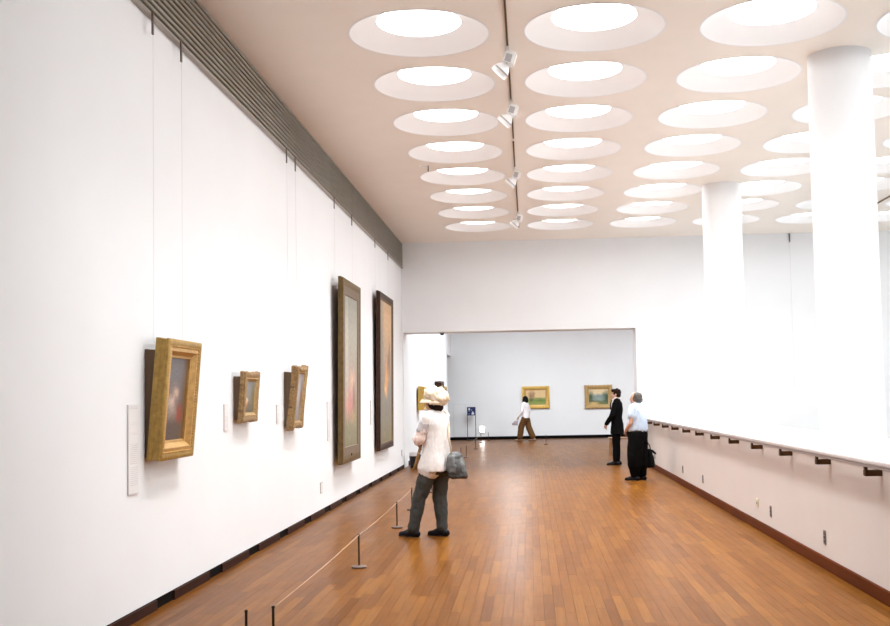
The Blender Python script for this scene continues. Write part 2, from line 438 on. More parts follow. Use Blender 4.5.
# wall text labels
def label_mat():
    m = bpy.data.materials.new('printed_label'); m.use_nodes = True
    nt = m.node_tree; N = nt.nodes; L = nt.links; b = N['Principled BSDF']
    uv = N.new('ShaderNodeUVMap'); 
    br = N.new('ShaderNodeTexBrick'); br.inputs['Scale'].default_value = 1
    br.inputs['Brick Width'].default_value = .31; br.inputs['Row Height'].default_value = .022
    br.inputs['Mortar Size'].default_value = .007; br.inputs['Mortar Smooth'].default_value = .2
    br.inputs['Color1'].default_value = (.55, .51, .52, 1); br.inputs['Color2'].default_value = (.66, .62, .63, 1); br.inputs['Mortar'].default_value = (.84, .83, .83, 1)
    L.new(uv.outputs['UV'], br.inputs['Vector'])
    sx = N.new('ShaderNodeSeparateXYZ'); L.new(uv.outputs['UV'], sx.inputs[0])
    def ramp(src, pts):
        r = N.new('ShaderNodeValToRGB'); r.color_ramp.interpolation = 'CONSTANT'; e = r.color_ramp.elements
        e[0].position = 0; e[0].color = (0, 0, 0, 1)
        e[1].position = pts[0][0]; e[1].color = (pts[0][1],)*3+(1,)
        for p, v in pts[1:]: k = e.new(p); k.color = (v, v, v, 1)
        L.new(src, r.inputs['Fac']); return r
    ru = ramp(sx.outputs[0], [(.14, 1), (.86, 0)])
    rv = ramp(sx.outputs[1], [(.08, .55), (.30, 0), (.33, .7), (.56, 0), (.66, .4), (.69, 0), (.78, .4), (.80, 0), (.955, 1), (.98, 0)])
    mm = N.new('ShaderNodeMath'); mm.operation = 'MULTIPLY'; L.new(ru.outputs[0], mm.inputs[0]); L.new(rv.outputs[0], mm.inputs[1])
    mx = N.new('ShaderNodeMix'); mx.data_type = 'RGBA'; mx.inputs[6].default_value = (.84, .83, .83, 1)
    L.new(mm.outputs[0], mx.inputs[0]); L.new(br.outputs['Color'], mx.inputs[7]); L.new(mx.outputs[2], b.inputs['Base Color'])
    b.inputs['Roughness'].default_value = .5
    return m
M_LABEL = label_mat()
M_LEDGE = mat('label_edge', (.70, .65, .65, 1), .5)
def uvface(bm, pts, uvs):
    lay = bm.loops.layers.uv.verify(); f = bm.faces.new([bm.verts.new(p) for p in pts])
    for l, u in zip(f.loops, uvs): l[lay].uv = u
    return f
UVQ = ((0,0),(1,0),(1,1),(0,1))
def wall_label(y0, y1, z0, z1, lab):
    t = empty('wall_label', (XL, y0, z0)); tag(t, lab, 'label', 'text labels on the left wall')
    w, hh = y1-y0, z1-z0
    bm = bmesh.new(); box(bm, 0, .011, 0, w, 0, hh); obj('board', bm, M_LEDGE, t)
    bm = bmesh.new(); uvface(bm, ((.0116, .003, .003), (.0116, w-.001, .003), (.0116, w-.001, hh-.002), (.0116, .003, hh-.002)), UVQ)
    obj('print', bm, M_LABEL, t)
wall_label(7.55, 7.76, .905, 1.545, 'tall narrow white text label left of the deep gold frame')
wall_label(9.96, 10.09, 1.28, 1.53, 'small white text label left of the small ornate gold frame')
wall_label(12.05, 12.17, 1.30, 1.51, 'small white text label left of the scalloped gold frame')
wall_label(15.08, 15.26, .98, 1.53, 'tall white text label left of the tall olive-framed painting')
wall_label(19.22, 19.38, 1.1, 1.53, 'white text label between the two tall paintings')

# ------------------------------------------------------------------ picture hangers
def hanger(y, zt, lab, x=XL+.06):
    t = empty('picture_hanger', (x, y, ZG)); tag(t, lab, 'picture hanger', 'picture hangers below the grille')
    bm = bmesh.new(); rbox(bm, -.006, .006, -.014, .014, -.155, .018, .002); obj('hook', bm, M_HOOK, t)
    bm = bmesh.new(); tube(bm, (0, .006, -.15), (0, .006, zt-ZG), .0012, n=6); obj('wire', bm, M_WIRE, t)
for y, zt, lab in ((7.93, 2.0, 'nearest brown hook and wire, holding the deep gold frame at left'), (8.60, 2.0, 'second hook and wire, at the right of the deep gold frame'),
    (12.44, 1.93, 'hook and wire at the left of the scalloped gold frame'), (12.91, 1.93, 'hook and wire at the right of the scalloped gold frame'),
    (15.53, 3.3, 'hook above the left side of the tall olive-framed painting'), (17.09, 3.3, 'hook above the right side of the tall olive-framed painting'),
    (19.68, 3.5, 'hook above the left side of the tall dark-framed painting'), (21.5, 3.5, 'hook above the right side of the tall dark-framed painting')):
    hanger(y, zt, lab)
t = empty('picture_hanger', (5.87, YB-.02, 5.02)); tag(t, 'lone dark hook with wire high on the end wall between the columns', 'picture hanger')
bm = bmesh.new(); rbox(bm, -.014, .014, -.006, .006, -.14, .06, .002); obj('hook', bm, M_HOOK, t)
bm = bmesh.new(); tube(bm, (0, 0, -.135), (0, 0, -3.4), .003, n=6); obj('wire', bm, M_WIRE, t)

# ------------------------------------------------------------------ paintings
def paint_mat(name, stops, blobs, horiz=False):
    """stops: vertical colour bands; blobs: (u, v, ru, rv, colour, softness)"""
    m = bpy.data.materials.new(name); m.use_nodes = True
    nt = m.node_tree; N = nt.nodes; L = nt.links; b = N['Principled BSDF']; b.inputs['Roughness'].default_value = .5
    uv = N.new('ShaderNodeUVMap')
    nz = N.new('ShaderNodeTexNoise'); nz.inputs['Scale'].default_value = 7; nz.inputs['Detail'].default_value = 5
    L.new(uv.outputs['UV'], nz.inputs['Vector'])
    sub = N.new('ShaderNodeVectorMath'); sub.operation = 'SUBTRACT'; sub.inputs[1].default_value = (.5, .5, .5); L.new(nz.outputs['Color'], sub.inputs[0])
    sc = N.new('ShaderNodeVectorMath'); sc.operation = 'SCALE'; sc.inputs['Scale'].default_value = .16; L.new(sub.outputs[0], sc.inputs[0])
    ad = N.new('ShaderNodeVectorMath'); ad.operation = 'ADD'; L.new(uv.outputs['UV'], ad.inputs[0]); L.new(sc.outputs[0], ad.inputs[1])
    sx = N.new('ShaderNodeSeparateXYZ'); L.new(ad.outputs[0], sx.inputs[0])
    r = N.new('ShaderNodeValToRGB'); e = r.color_ramp.elements
    e[0].position, e[0].color = stops[0]; e[1].position, e[1].color = stops[-1]
    for p, c in stops[1:-1]: k = e.new(p); k.color = c
    L.new(sx.outputs[0 if horiz else 1], r.inputs['Fac']); cur = r.outputs['Color']
    for (u, v, ru, rv, col, soft) in blobs:
        s1 = N.new('ShaderNodeVectorMath'); s1.operation = 'SUBTRACT'; s1.inputs[1].default_value = (u, v, 0); L.new(ad.outputs[0], s1.inputs[0])
        s2 = N.new('ShaderNodeVectorMath'); s2.operation = 'DIVIDE'; s2.inputs[1].default_value = (ru, rv, 1e6); L.new(s1.outputs[0], s2.inputs[0])
        ln = N.new('ShaderNodeVectorMath'); ln.operation = 'LENGTH'; L.new(s2.outputs[0], ln.inputs[0])
        mr = N.new('ShaderNodeMapRange'); mr.inputs[1].default_value = 1+soft*.5; mr.inputs[2].default_value = 1-soft; mr.clamp = True
        L.new(ln.outputs['Value'], mr.inputs[0])
        mx = N.new('ShaderNodeMix'); mx.data_type = 'RGBA'; L.new(mr.outputs[0], mx.inputs[0]); L.new(cur, mx.inputs[6]); mx.inputs[7].default_value = col
        cur = mx.outputs[2]
    n3 = N.new('ShaderNodeTexNoise'); n3.inputs['Scale'].default_value = 28; n3.inputs['Detail'].default_value = 6; L.new(uv.outputs['UV'], n3.inputs['Vector'])
    mr = N.new('ShaderNodeMapRange'); mr.inputs[1].default_value = .3; mr.inputs[2].default_value = .7; mr.inputs[3].default_value = .8; mr.inputs[4].default_value = 1.2; L.new(n3.outputs['Fac'], mr.inputs[0])
    mx = N.new('ShaderNodeMix'); mx.data_type = 'RGBA'; mx.blend_type = 'MULTIPLY'; mx.inputs[0].default_value = 1
    L.new(cur, mx.inputs[6]); L.new(mr.outputs[0], mx.inputs[7]); L.new(mx.outputs[2], b.inputs['Base Color'])
    return m
def frame_ring(bm, w, hh, prof, M=None, wave=0., nw=0, seed=0, side_wave=True):
    """sweep (inset, out) profile round a w x hh rectangle centred at x, from z=0; local x right, -y out"""
    n_side = max(2, nw*6) if wave else 1
    pts = []
    cs = [(-w/2, 0), (w/2, 0), (w/2, hh), (-w/2, hh)]
    for a in range(4):
        p, q = cs[a], cs[(a+1) % 4]
        for k in range(n_side):
            t = k/n_side; pts.append((p[0]+(q[0]-p[0])*t, p[1]+(q[1]-p[1])*t, a, t))
    loops = []
    cz = hh/2
    for j, (ins, out) in enumerate(prof):
        ring = []
        for (x, z, a, t) in pts:
            # inset towards centre with mitre
            sx = (w/2-ins)/(w/2); sz = (hh/2-ins)/(hh/2)
            px, pz = x*sx, cz+(z-cz)*sz
            if wave and j < len(prof)-1:
                d = wave*(math.cos(2*math.pi*nw*t)*.45 + .55*math.cos(2*math.pi*t)+.25*math.cos(2*math.pi*nw*2*t+seed))
                if a == 0: pz -= d
                elif a == 2: pz += d
                elif a == 1: px += d
                else: px -= d
            ring.append(bm.verts.new((px, -out, pz)))
        loops.append(ring)
    n = len(pts)
    for A, B in zip(loops, loops[1:]):
        for k in range(n): bm.faces.new((A[k], A[(k+1)%n], B[(k+1)%n], B[k]))
def painting(name, label, w, hh, depth, prof, fm, liner, lm, canvas_in, cm, cdepth, tilt, loc, rz, wave=0, nw=0, extra=None, group=None, backm=None, wall_gap=0):
    """root at the middle of the frame's lower back edge"""
    t = empty(name, loc, rz); t.rotation_euler = (-tilt, 0, rz); tag(t, label, 'painting', group)
    bm = bmesh.new(); frame_ring(bm, w, hh, prof, wave=wave, nw=nw)
    fr = obj('frame', bm, fm, t); smooth_angle(fr, 35)
    if liner:
        bm = bmesh.new(); frame_ring(bm, w, hh, liner); smooth_angle(obj('liner', bm, lm, t), 35)
    bm = bmesh.new(); c = canvas_in-.004
    uvface(bm, ((-w/2+c, -cdepth, c), (w/2-c, -cdepth, c), (w/2-c, -cdepth, hh-c), (-w/2+c, -cdepth, hh-c)), UVQ)
    obj('canvas', bm, cm, t)
    bm = bmesh.new(); box(bm, -w/2+.015, w/2-.015, -cdepth+.012, -.001, .015, hh-.015); obj('backing', bm, backm or M_FBACK, t)
    if wall_gap:
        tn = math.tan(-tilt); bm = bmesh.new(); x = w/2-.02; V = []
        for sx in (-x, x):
            V.append([bm.verts.new(q) for q in ((sx, -.002, .02), (sx, -.002, hh*.9), (sx, wall_gap-.002+hh*.9*tn, hh*.9), (sx, wall_gap-.002+.02*tn, .02))])
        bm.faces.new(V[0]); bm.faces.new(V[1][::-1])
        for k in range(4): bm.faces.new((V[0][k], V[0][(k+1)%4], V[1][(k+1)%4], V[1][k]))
        obj('back_box', bm, M_FBACK, t)  # brown wedge filling the gap between tilted frame and wall
    if extra: extra(t, fr)
    return t
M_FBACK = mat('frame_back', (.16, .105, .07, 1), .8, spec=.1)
M_GOLD1 = mat('frame_gold_olive', (.40, .245, .055, 1), .45, .25, var=.22, vscale=25)
M_GOLD1L = mat('frame_gold_bright', (.60, .36, .12, 1), .38, .35, var=.15, vscale=30)
M_GOLD2 = mat('frame_gold_worn', (.31, .19, .075, 1), .5, .2, var=.3, vscale=40)
M_OLIVE = mat('frame_olive', (.15, .095, .038, 1), .5, .15, var=.2, vscale=20, spec=.2)
M_OLIVEL = mat('frame_grey_liner', (.20, .15, .105, 1), .55, .1, var=.1, vscale=20, spec=.2)
M_UMBER = mat('frame_umber', (.050, .024, .014, 1), .5, .1, var=.25, vscale=20, spec=.2)
M_GOLD3 = mat('frame_gold_yellow', (.66, .43, .10, 1), .4, .35, var=.2, vscale=20)
M_GOLD4 = mat('frame_gold_brown', (.46, .30, .12, 1), .45, .3, var=.25, vscale=30)
V = lambda r, g, b: lin(r, g, b)
C1 = paint_mat('canvas_dark_group', [(0, V(88,72,62)), (.45, V(92,86,84)), (1, V(122,122,128))],
    [(.93, .5, .13, .9, V(112,78,34), .9), (.45, .52, .24, .17, V(150,128,118), .8), (.36, .47, .14, .09, V(214,188,172), .8), (.55, .58, .12, .07, V(196,168,150), .8),
     (.72, .32, .16, .11, V(150,58,36), .8), (.4, .33, .18, .12, V(168,150,136), .9), (.3, .18, .3, .12, V(84,68,58), .9)])
C2 = paint_mat('canvas_small_grey', [(0, V(92,78,56)), (.35, V(126,122,112)), (1, V(140,142,146))],
    [(.86, .45, .2, .6, V(108,104,62), .9), (.3, .36, .12, .12, V(226,206,168), .7), (.3, .28, .1, .1, V(222,168,110), .8), (.5, .22, .35, .12, V(112,96,78), .8)])
C3 = paint_mat('canvas_pale_grey', [(0, V(140,132,124)), (.5, V(156,154,154)), (1, V(160,160,164))],
    [(.8, .5, .18, .42, V(122,82,48), .8), (.35, .6, .25, .25, V(182,180,180), .9)])
CT1 = paint_mat('canvas_tall_pink', [(0, V(128,124,96)), (.2, V(142,138,112)), (.45, V(168,156,142)), (.75, V(168,166,152)), (1, V(140,138,126))],
    [(.5, .38, .4, .14, V(196,160,146), .9), (.35, .27, .3, .09, V(206,132,130), .9), (.6, .44, .2, .06, V(216,182,160), .9), (.2, .6, .12, .35, V(196,190,176), .9), (.65, .2, .25, .06, V(178,150,112), .9), (.75, .32, .12, .08, V(146,100,88), .9)])
CT2 = paint_mat('canvas_tall_amber', [(0, V(128,118,82)), (.15, V(132,126,108)), (.38, V(138,132,124)), (.6, V(176,150,124)), (.85, V(206,170,130)), (1, V(196,160,124))],
    [(.1, .6, .22, .6, V(136,128,114), .9), (.62, .48, .16, .1, V(212,150,92), .8), (.5, .41, .12, .1, V(226,164,92), .8), (.72, .56, .10, .09, V(140,96,66), .9), (.82, .62, .05, .12, V(112,92,84), .9), (.45, .36, .1, .05, V(236,180,110), .8)])
CF1 = paint_mat('canvas_meadow', [(0, V(150,160,84)), (.30, V(122,146,70)), (.42, V(160,158,104)), (.5, V(222,194,140)), (1, V(226,194,146))],
    [(.25, .62, .12, .3, V(150,112,84), .9), (.38, .66, .08, .26, V(164,116,92), .9), (.27, .35, .1, .14, V(92,96,56), .9), (.75, .3, .2, .08, V(104,134,58), .9), (.6, .42, .3, .05, V(134,148,80), .9)])
CF2 = paint_mat('canvas_lake', [(0, V(116,124,72)), (.25, V(98,110,78)), (.5, V(136,148,140)), (.62, V(188,186,164)), (.75, V(226,204,164)), (1, V(222,198,156))],
    [(.1, .5, .16, .35, V(66,86,62), .7), (.92, .5, .15, .4, V(58,84,60), .7), (.78, .55, .1, .22, V(82,104,80), .8), (.5, .55, .25, .12, V(128,146,146), .8), (.5, .36, .28, .14, V(146,162,158), .8), (.25, .08, .25, .09, V(214,178,118), .8)])
RZL = math.pi/2     # local -y (front) -> world +x on the left wall ; local x -> world +y
def deep_prof(d, k):  # (inset, out)
    return [(0, 0), (0, d*.55), (.006*k, d*.62), (.006*k, d*.93), (.016*k, d), (.034*k, d), (.044*k, d*.93), (.058*k, d*.90)]
# painting in the deep gold frame
def beads(t, fr):
    bm = bmesh.new(); w, hh, d, ins = .79, .915, .1, .055
    for k in range(34):
        z = ins+.01+(hh-2*ins-.02)*k/33
        for sx in (-1, 1):
            bmesh.ops.create_icosphere(bm, subdivisions=1, radius=.0085, matrix=Matrix.Translation((sx*(w/2-ins), -.098, z)))
    for k in range(24):
        x = -w/2+ins+.01+(w-2*ins-.02)*k/23
        for z in (ins, hh-ins): bmesh.ops.create_icosphere(bm, subdivisions=1, radius=.0085, matrix=Matrix.Translation((x, -.098, z)))
    obj('beading', bm, M_GOLD1L, fr, smooth=True)
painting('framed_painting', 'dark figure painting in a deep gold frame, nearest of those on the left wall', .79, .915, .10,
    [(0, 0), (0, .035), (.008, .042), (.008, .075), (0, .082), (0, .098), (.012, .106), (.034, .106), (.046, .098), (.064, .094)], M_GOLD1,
    [(.064, .094), (.078, .100), (.09, .098), (.122, .062), (.138, .060), (.142, .046)], M_GOLD1L, .14, C1, .046, -.085, (XL+.02, 8.275, 1.13), RZL, extra=beads, wall_gap=.018)
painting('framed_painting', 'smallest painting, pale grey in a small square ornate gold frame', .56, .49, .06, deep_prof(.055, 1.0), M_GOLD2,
    [(.056, .049), (.066, .054), (.080, .04), (.088, .034), (.092, .026)], M_GOLD4, .09, C2, .026, -.07, (XL+.045, 10.56, 1.355), RZL, wave=.011, nw=4, wall_gap=.042)
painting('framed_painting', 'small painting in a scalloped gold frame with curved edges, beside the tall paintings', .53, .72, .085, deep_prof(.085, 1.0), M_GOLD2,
    [(.056, .076), (.064, .080), (.074, .07), (.08, .062), (.084, .056)], M_GOLD4, .082, C3, .056, -.105, (XL+.03, 12.685, 1.238), RZL, wave=.026, nw=2, wall_gap=.027)
def plaque(t, fr):
    bm = bmesh.new(); rbox(bm, -.07, .07, -.078, -.066, .1, .135, .003); obj('name_plate', bm, M_OLIVE, t)
painting('tall_painting', 'tall grey and pink figure painting in an olive-brown frame', 1.66, 2.74, .075, deep_prof(.075, 2.0), M_OLIVE,
    [(.116, .0675), (.13, .066), (.24, .062), (.25, .05)], M_OLIVEL, .25, CT1, .05, -.013, (XL+.075, 16.32, .61), RZL, extra=plaque, group='tall paintings')
painting('tall_painting', 'tall amber and grey figure painting in a dark brown frame, farthest on the wall', 1.94, 2.95, .075, deep_prof(.075, 2.0), M_UMBER,
    [(.116, .0675), (.13, .062), (.15, .05)], M_OLIVE, .15, CT2, .05, -.012, (XL+.04, 20.6, .60), RZL, group='tall paintings')
# far wall (facing the camera, rz = 0: front is -y)
painting('landscape_painting', 'meadow landscape in a bright gold frame behind the walking visitor', 1.0, .82, .07, deep_prof(.07, 1.6), M_GOLD3,
    [(.093, .063), (.13, .05), (.145, .035)], M_GOLD1L, .145, CF1, .035, -.01, (.21, YF-.01, 1.095), 0, group='landscapes on the far wall')
painting('landscape_painting', 'lake landscape with dark trees in a dull gold frame on the far wall', 1.0, .86, .07, deep_prof(.07, 1.8), M_GOLD4,
    [(.105, .063), (.14, .05), (.155, .035)], M_GOLD4, .155, CF2, .035, -.01, (2.49, YF-.01, 1.055), 0, wave=.008, nw=7, group='landscapes on the far wall')
# far room, left wall
painting('framed_painting', 'yellow gold-framed painting just beyond the opening, leftmost there', .62, .61, .16, deep_prof(.16, 1.2), M_GOLD3,
    [(.07, .144), (.1, .12), (.11, .1)], M_GOLD1, .11, C3, .1, -.04, (XL+.02, 27.45, 1.25), RZL, group='paintings on the left wall beyond the opening')
painting('framed_painting', 'gold-framed painting beside the brim of the hat, beyond the opening', .8, .45, .14, deep_prof(.14, 1.0), M_GOLD4,
    [(.058, .126), (.09, .1), (.1, .08)], M_GOLD2, .1, C2, .08, -.05, (XL+.02, 29.75, 1.31), RZL, wave=.02, nw=3, group='paintings on the left wall beyond the opening')
painting('framed_painting', 'painting in a dark ornate frame rising just above the hat', 1.0, .9, .2, deep_prof(.2, 1.4), M_UMBER,
    [(.081, .18), (.12, .15), (.13, .12)], M_GOLD4, .13, C1, .12, -.05, (XL+.02, 32.2, 1.13), RZL, wave=.035, nw=3, group='paintings on the left wall beyond the opening')
painting('framed_painting', 'distant framed painting whose top corner peeks over the back of the hat', .7, .6, .08, deep_prof(.08, 1.0), M_GOLD4,
    [(.058, .072), (.09, .06), (.1, .05)], M_GOLD2, .1, C2, .05, -.04, (XL+.02, 35.2, 1.33), RZL, group='paintings on the left wall beyond the opening')

# ------------------------------------------------------------------ ceiling track and spotlights
def track(x, y0, y1, lab):
    t = empty('ceiling_track', (x, y0, ZC)); tag(t, lab, 'light track')
    bm = bmesh.new()
    rbox(bm, -.010, -.005, 0, y1-y0, -.024, 0, .001); rbox(bm, .005, .010, 0, y1-y0, -.024, 0, .001); obj('rail', bm, M_TRACK, t)
    bm = bmesh.new(); box(bm, -.005, .005, 0, y1-y0, -.008, 0); obj('slot', bm, M_GBACK, t)
track(-.15, 4.0, 14.55, 'thin brown ceiling track between the dish rows, nearer length')
track(-.155, 14.75, 22.3, 'thin brown ceiling track between the dish rows, farther length')
track(6.64, 6.0, 22.5, 'thin brown ceiling track at the far right behind the columns')
def spot(y, lab, first=[None]):
    if first[0] is not None:
        c = copy_tree(first[0]); c.location = (-.15, y, ZC-.024); c['label'] = lab; return c
    t = empty('spotlight', (-.15, y, ZC-.024)); tag(t, lab, 'spotlight', 'spotlights on the ceiling track')
    bm = bmesh.new(); rbox(bm, -.016, .016, -.05, .05, -.05, .0, .004); obj('adapter', bm, M_SPOT, t)
    bm = bmesh.new(); rbox(bm, -.035, .085, -.06, .06, -.19, -.045, .016)
    bx = obj('gear_box', bm, M_SPOT, t); smooth_angle(bx, 50)
    bx.rotation_euler = (0, math.radians(18), 0); bx.location = (.03, 0, 0)
    bm = bmesh.new(); rbox(bm, -.015, .05, -.0625, -.059, -.165, -.085, .002); obj('data_plate', bm, M_SPOTG, bx)
    bm = bmesh.new(); tube(bm, (-.005, -.05, -.155), (-.005, .05, -.155), .022, n=16); tube(bm, (.02, 0, -.13), (-.03, 0, -.19), .018, n=12); obj('yoke', bm, M_SPOTG, t)
    d = Vector((-.68, .13, -.72)).normalized()
    Mx = Matrix.Translation((-.005, 0, -.165)) @ d.to_track_quat('Z', 'Y').to_matrix().to_4x4()
    bm = bmesh.new(); lathe(bm, [(.0, -.03), (.03, -.028), (.04, -.01), (.045, .02), (.07, .055), (.084, .085)], 32, Mx)
    smooth_angle(obj('lamp_head', bm, M_SPOT, t), 50)
    bm = bmesh.new(); lathe(bm, [(.084, .085), (.088, .087), (.088, .099), (.084, .101)], 32, Mx); obj('dark_ring', bm, M_SPOTG, t, smooth=True)
    bm = bmesh.new(); lathe(bm, [(.084, .101), (.088, .103), (.088, .14), (.083, .14), (.081, .105)], 32, Mx); smooth_angle(obj('rim', bm, M_SPOT, t), 50)
    bm = bmesh.new(); lathe(bm, [(.081, .112), (.0, .108)], 32, Mx); obj('lens', bm, M_SPOTL, t)
    first[0] = t
for y, lab in ((10.66, 'white track spotlight nearest the camera'), (12.62, 'white track spotlight, second from the camera'), (16.35, 'white track spotlight, third from the camera'), (20.35, 'white track spotlight nearest the end wall')):
    spot(y, lab)
# little bent rod on the ceiling
t = empty('ceiling_rod', (-1.6, 16.1, ZC)); tag(t, 'small bent brown rod on the ceiling beside the leftmost dishes', 'ceiling fixture')
bm = bmesh.new(); tube(bm, (0, 0, -.02), (.12, .06, -.02), .007, n=8); obj('rod', bm, M_WIRE, t)
bm = bmesh.new(); tube(bm, (.13, .07, 0), (.13, .07, -.09), .009, n=8); obj('drop', bm, M_HOOK, t)
# small dome under the lintel
t = empty('ceiling_sensor', (-1.975, YB+.25, ZO)); tag(t, 'small dark dome camera under the lintel of the opening', 'sensor')
bm = bmesh.new(); lathe(bm, [(.05, 0), (.05, -.02), (.04, -.045), (.02, -.06), (0, -.064)], 20); obj('dome', bm, M_DARK, t, smooth=True)
bm = bmesh.new(); lathe(bm, [(.058, 0), (.058, -.012), (.05, -.014)], 20); obj('collar', bm, M_SPOTG, t, smooth=True)

# ------------------------------------------------------------------ stanchions and ropes
bm = bmesh.new(); lathe(bm, [(0, 0), (.066, 0), (.068, .004), (.068, .016), (.062, .021), (.014, .023), (.010, .03)], 28); sb = mesh('base', bm, M_STANB, smooth=False)
for p in sb.polygons: p.use_smooth = True
sb.set_sharp_from_angle(angle=math.radians(40))
bm = bmesh.new(); tube(bm, (0, 0, .02), (0, 0, .302), .0085, n=12); sp = mesh('post', bm, M_STAN)
bm = bmesh.new(); lathe(bm, [(.0085, .295), (.0105, .297), (.0105, .308), (.006, .312), (0, .3125)], 14); stp = mesh('cap', bm, M_STAN, smooth=True)
def stanchion(x, y, lab):
    t = empty('barrier_post', (x, y, 0)); tag(t, lab, 'barrier post', 'low barrier posts')
    link('base', sb, t); link('post', sp, t); link('cap', stp, t)
POSTS = [(-1.72, 6.443, 'low dark barrier post at the bottom edge, left one of the pair'), (-1.585, 6.558, 'low dark barrier post at the bottom edge, right one of the pair'),
 (-1.609, 9.983, 'low dark barrier post alone on the floor left of the visitor in the hat'), (-1.632, 13.014, 'low dark barrier post beside the front shoe of the visitor in the hat'),
 (-1.675, 15.05, 'low barrier post half hidden behind the front leg of the hatted visitor'), (-1.646, 17.816, 'low barrier post seen between the legs of the hatted visitor'),
 (-1.70, 21.6, 'low barrier post hidden behind the grey handbag'), (-1.75, 26.937, 'low barrier post just right of the handbag, left one of two'),
 (-1.666, 27.785, 'low barrier post below the blue sign, right one of two'), (-1.659, 32.347, 'low barrier post directly below the blue sign, farther one'),
 (-1.696, 36.73, 'low barrier post in front of the small lit panel'), (-1.50, 38.2, 'farthest low barrier post right of the small lit panel'), (.48, 34.727, 'lone low barrier post right of the walking visitor')]
for x, y, lab in POSTS: stanchion(x, y, lab)
def rope(a, b_, lab, sag=.012):
    bm = bmesh.new(); A, B = Vector((a[0], a[1], .30)), Vector((b_[0], b_[1], .30)); d = (B-A).normalized()
    A += d*.011; B -= d*.011
    path_tube(bm, [A+(B-A)*(k/16)-Vector((0, 0, sag*4*(k/16)*(1-k/16))) for k in range(17)], .003, 6)
    tag(obj('barrier_rope', bm, M_ROPE, smooth=True), lab, 'rope', 'barrier ropes')
for a, b_, lab in ((1, 2, 'thin pale barrier rope in the foreground, nearest span'), (2, 3, 'thin pale barrier rope leading to the shoe of the hatted visitor'), (3, 4, 'thin pale barrier rope passing behind the front leg of the hatted visitor'),
    (5, 6, 'thin barrier rope behind the legs of the hatted visitor'), (8, 9, 'thin barrier rope beyond the opening, nearer span'), (9, 10, 'thin barrier rope beyond the opening, farther span')):
    rope(POSTS[a], POSTS[b_], lab)

# ------------------------------------------------------------------ far room furniture
t = empty('sign_stand', (-2.137, 39.1, 0)); tag(t, 'blue notice sign on two thin black legs against the far wall', 'sign')
bm = bmesh.new(); rbox(bm, -.155, .155, -.012, .012, .90, 1.205, .003); pn = obj('sign_panel', bm, M_SIGNB, t)
bm = bmesh.new(); box(bm, -.10, -.05, -.0135, -.0118, 1.10, 1.165); box(bm, -.085, -.07, -.0135, -.0118, 1.045, 1.10); box(bm, .01, .10, -.0135, -.0118, .93, 1.0); box(bm, .03, .075, -.0135, -.0118, 1.0, 1.04); obj('white_marks', bm, M_SIGNW, pn)
bm = bmesh.new(); box(bm, -.02, .03, -.0135, -.0118, 1.07, 1.12); box(bm, -.12, -.04, -.0135, -.0118, .945, .965); obj('blue_marks', bm, M_SIGNC, pn)
for sx in (-1, 1):
    bm = bmesh.new(); rbox(bm, sx*.15-.011, sx*.15+.011, -.011, .011, .02, .93, .002); obj('leg', bm, M_DARK, t)
bm = bmesh.new(); rbox(bm, -.19, .19, -.14, .14, 0, .02, .004); obj('foot_plate', bm, M_DARK, t)
t = empty('lit_panel', (-1.77, YF-.06, .29)); tag(t, 'small glowing white square panel low on the far wall', 'lit sign')
bm = bmesh.new(); rbox(bm, -.085, .085, -.02, .06, -.01, .195, .004); obj('housing', bm, M_WPLATE, t)
bm = bmesh.new(); rbox(bm, -.075, .075, -.026, -.018, 0, .185, .003); obj('screen', bm, M_LIT, t)
t = empty('access_panel', (-2.60, YF, 0)); tag(t, 'flush white low access panel in the far wall left of the blue sign', 'panel')
bm = bmesh.new(); rbox(bm, -.21, .21, -.012, -.001, .12, 1.30, .003); obj('leaf', bm, M_WALL, t)
bm = bmesh.new(); box(bm, -.222, .222, -.008, -.001, .11, 1.312); obj('gap', bm, mat('gap_grey', (.74, .73, .73, 1), .6), t)
# bench
t = empty('bench', (2.72, 28.3, 0)); tag(t, 'brown wooden bench behind the visitor in the black suit', 'bench')
for k in range(4):
    bm = bmesh.new(); rbox(bm, -.70, .70, -.22+k*.112, -.22+k*.112+.104, .405, .44, .006); obj('seat_slat', bm, M_BENCH, t)
for sx in (-1, 1):
    for sy in (-1, 1):
        bm = bmesh.new(); tube(bm, (sx*.66, sy*.18, 0), (sx*.64, sy*.17, .41), .022, .03, n=12); obj('leg', bm, M_BENCH, t)
    bm = bmesh.new(); rbox(bm, sx*.645-.015, sx*.645+.015, -.17, .17, .34, .40, .004); obj('apron', bm, M_BENCH, t)
# black bin by the wall
t = empty('waste_bin', (-2.63, 24.2, 0)); tag(t, 'small black bin with pale liner by the left wall at the opening', 'bin')
bm = bmesh.new(); lathe(bm, [(0, 0), (.085, 0), (.105, .26), (.108, .265), (.102, .265), (.083, .012), (0, .012)], 28); smooth_angle(obj('body', bm, M_DARK, t), 40)
bm = bmesh.new(); lathe(bm, [(.106, .262), (.108, .335), (.104, .345), (.1, .262)], 28); obj('liner', bm, mat('bin_liner', (.62, .6, .6, 1), .4), t, smooth=True)

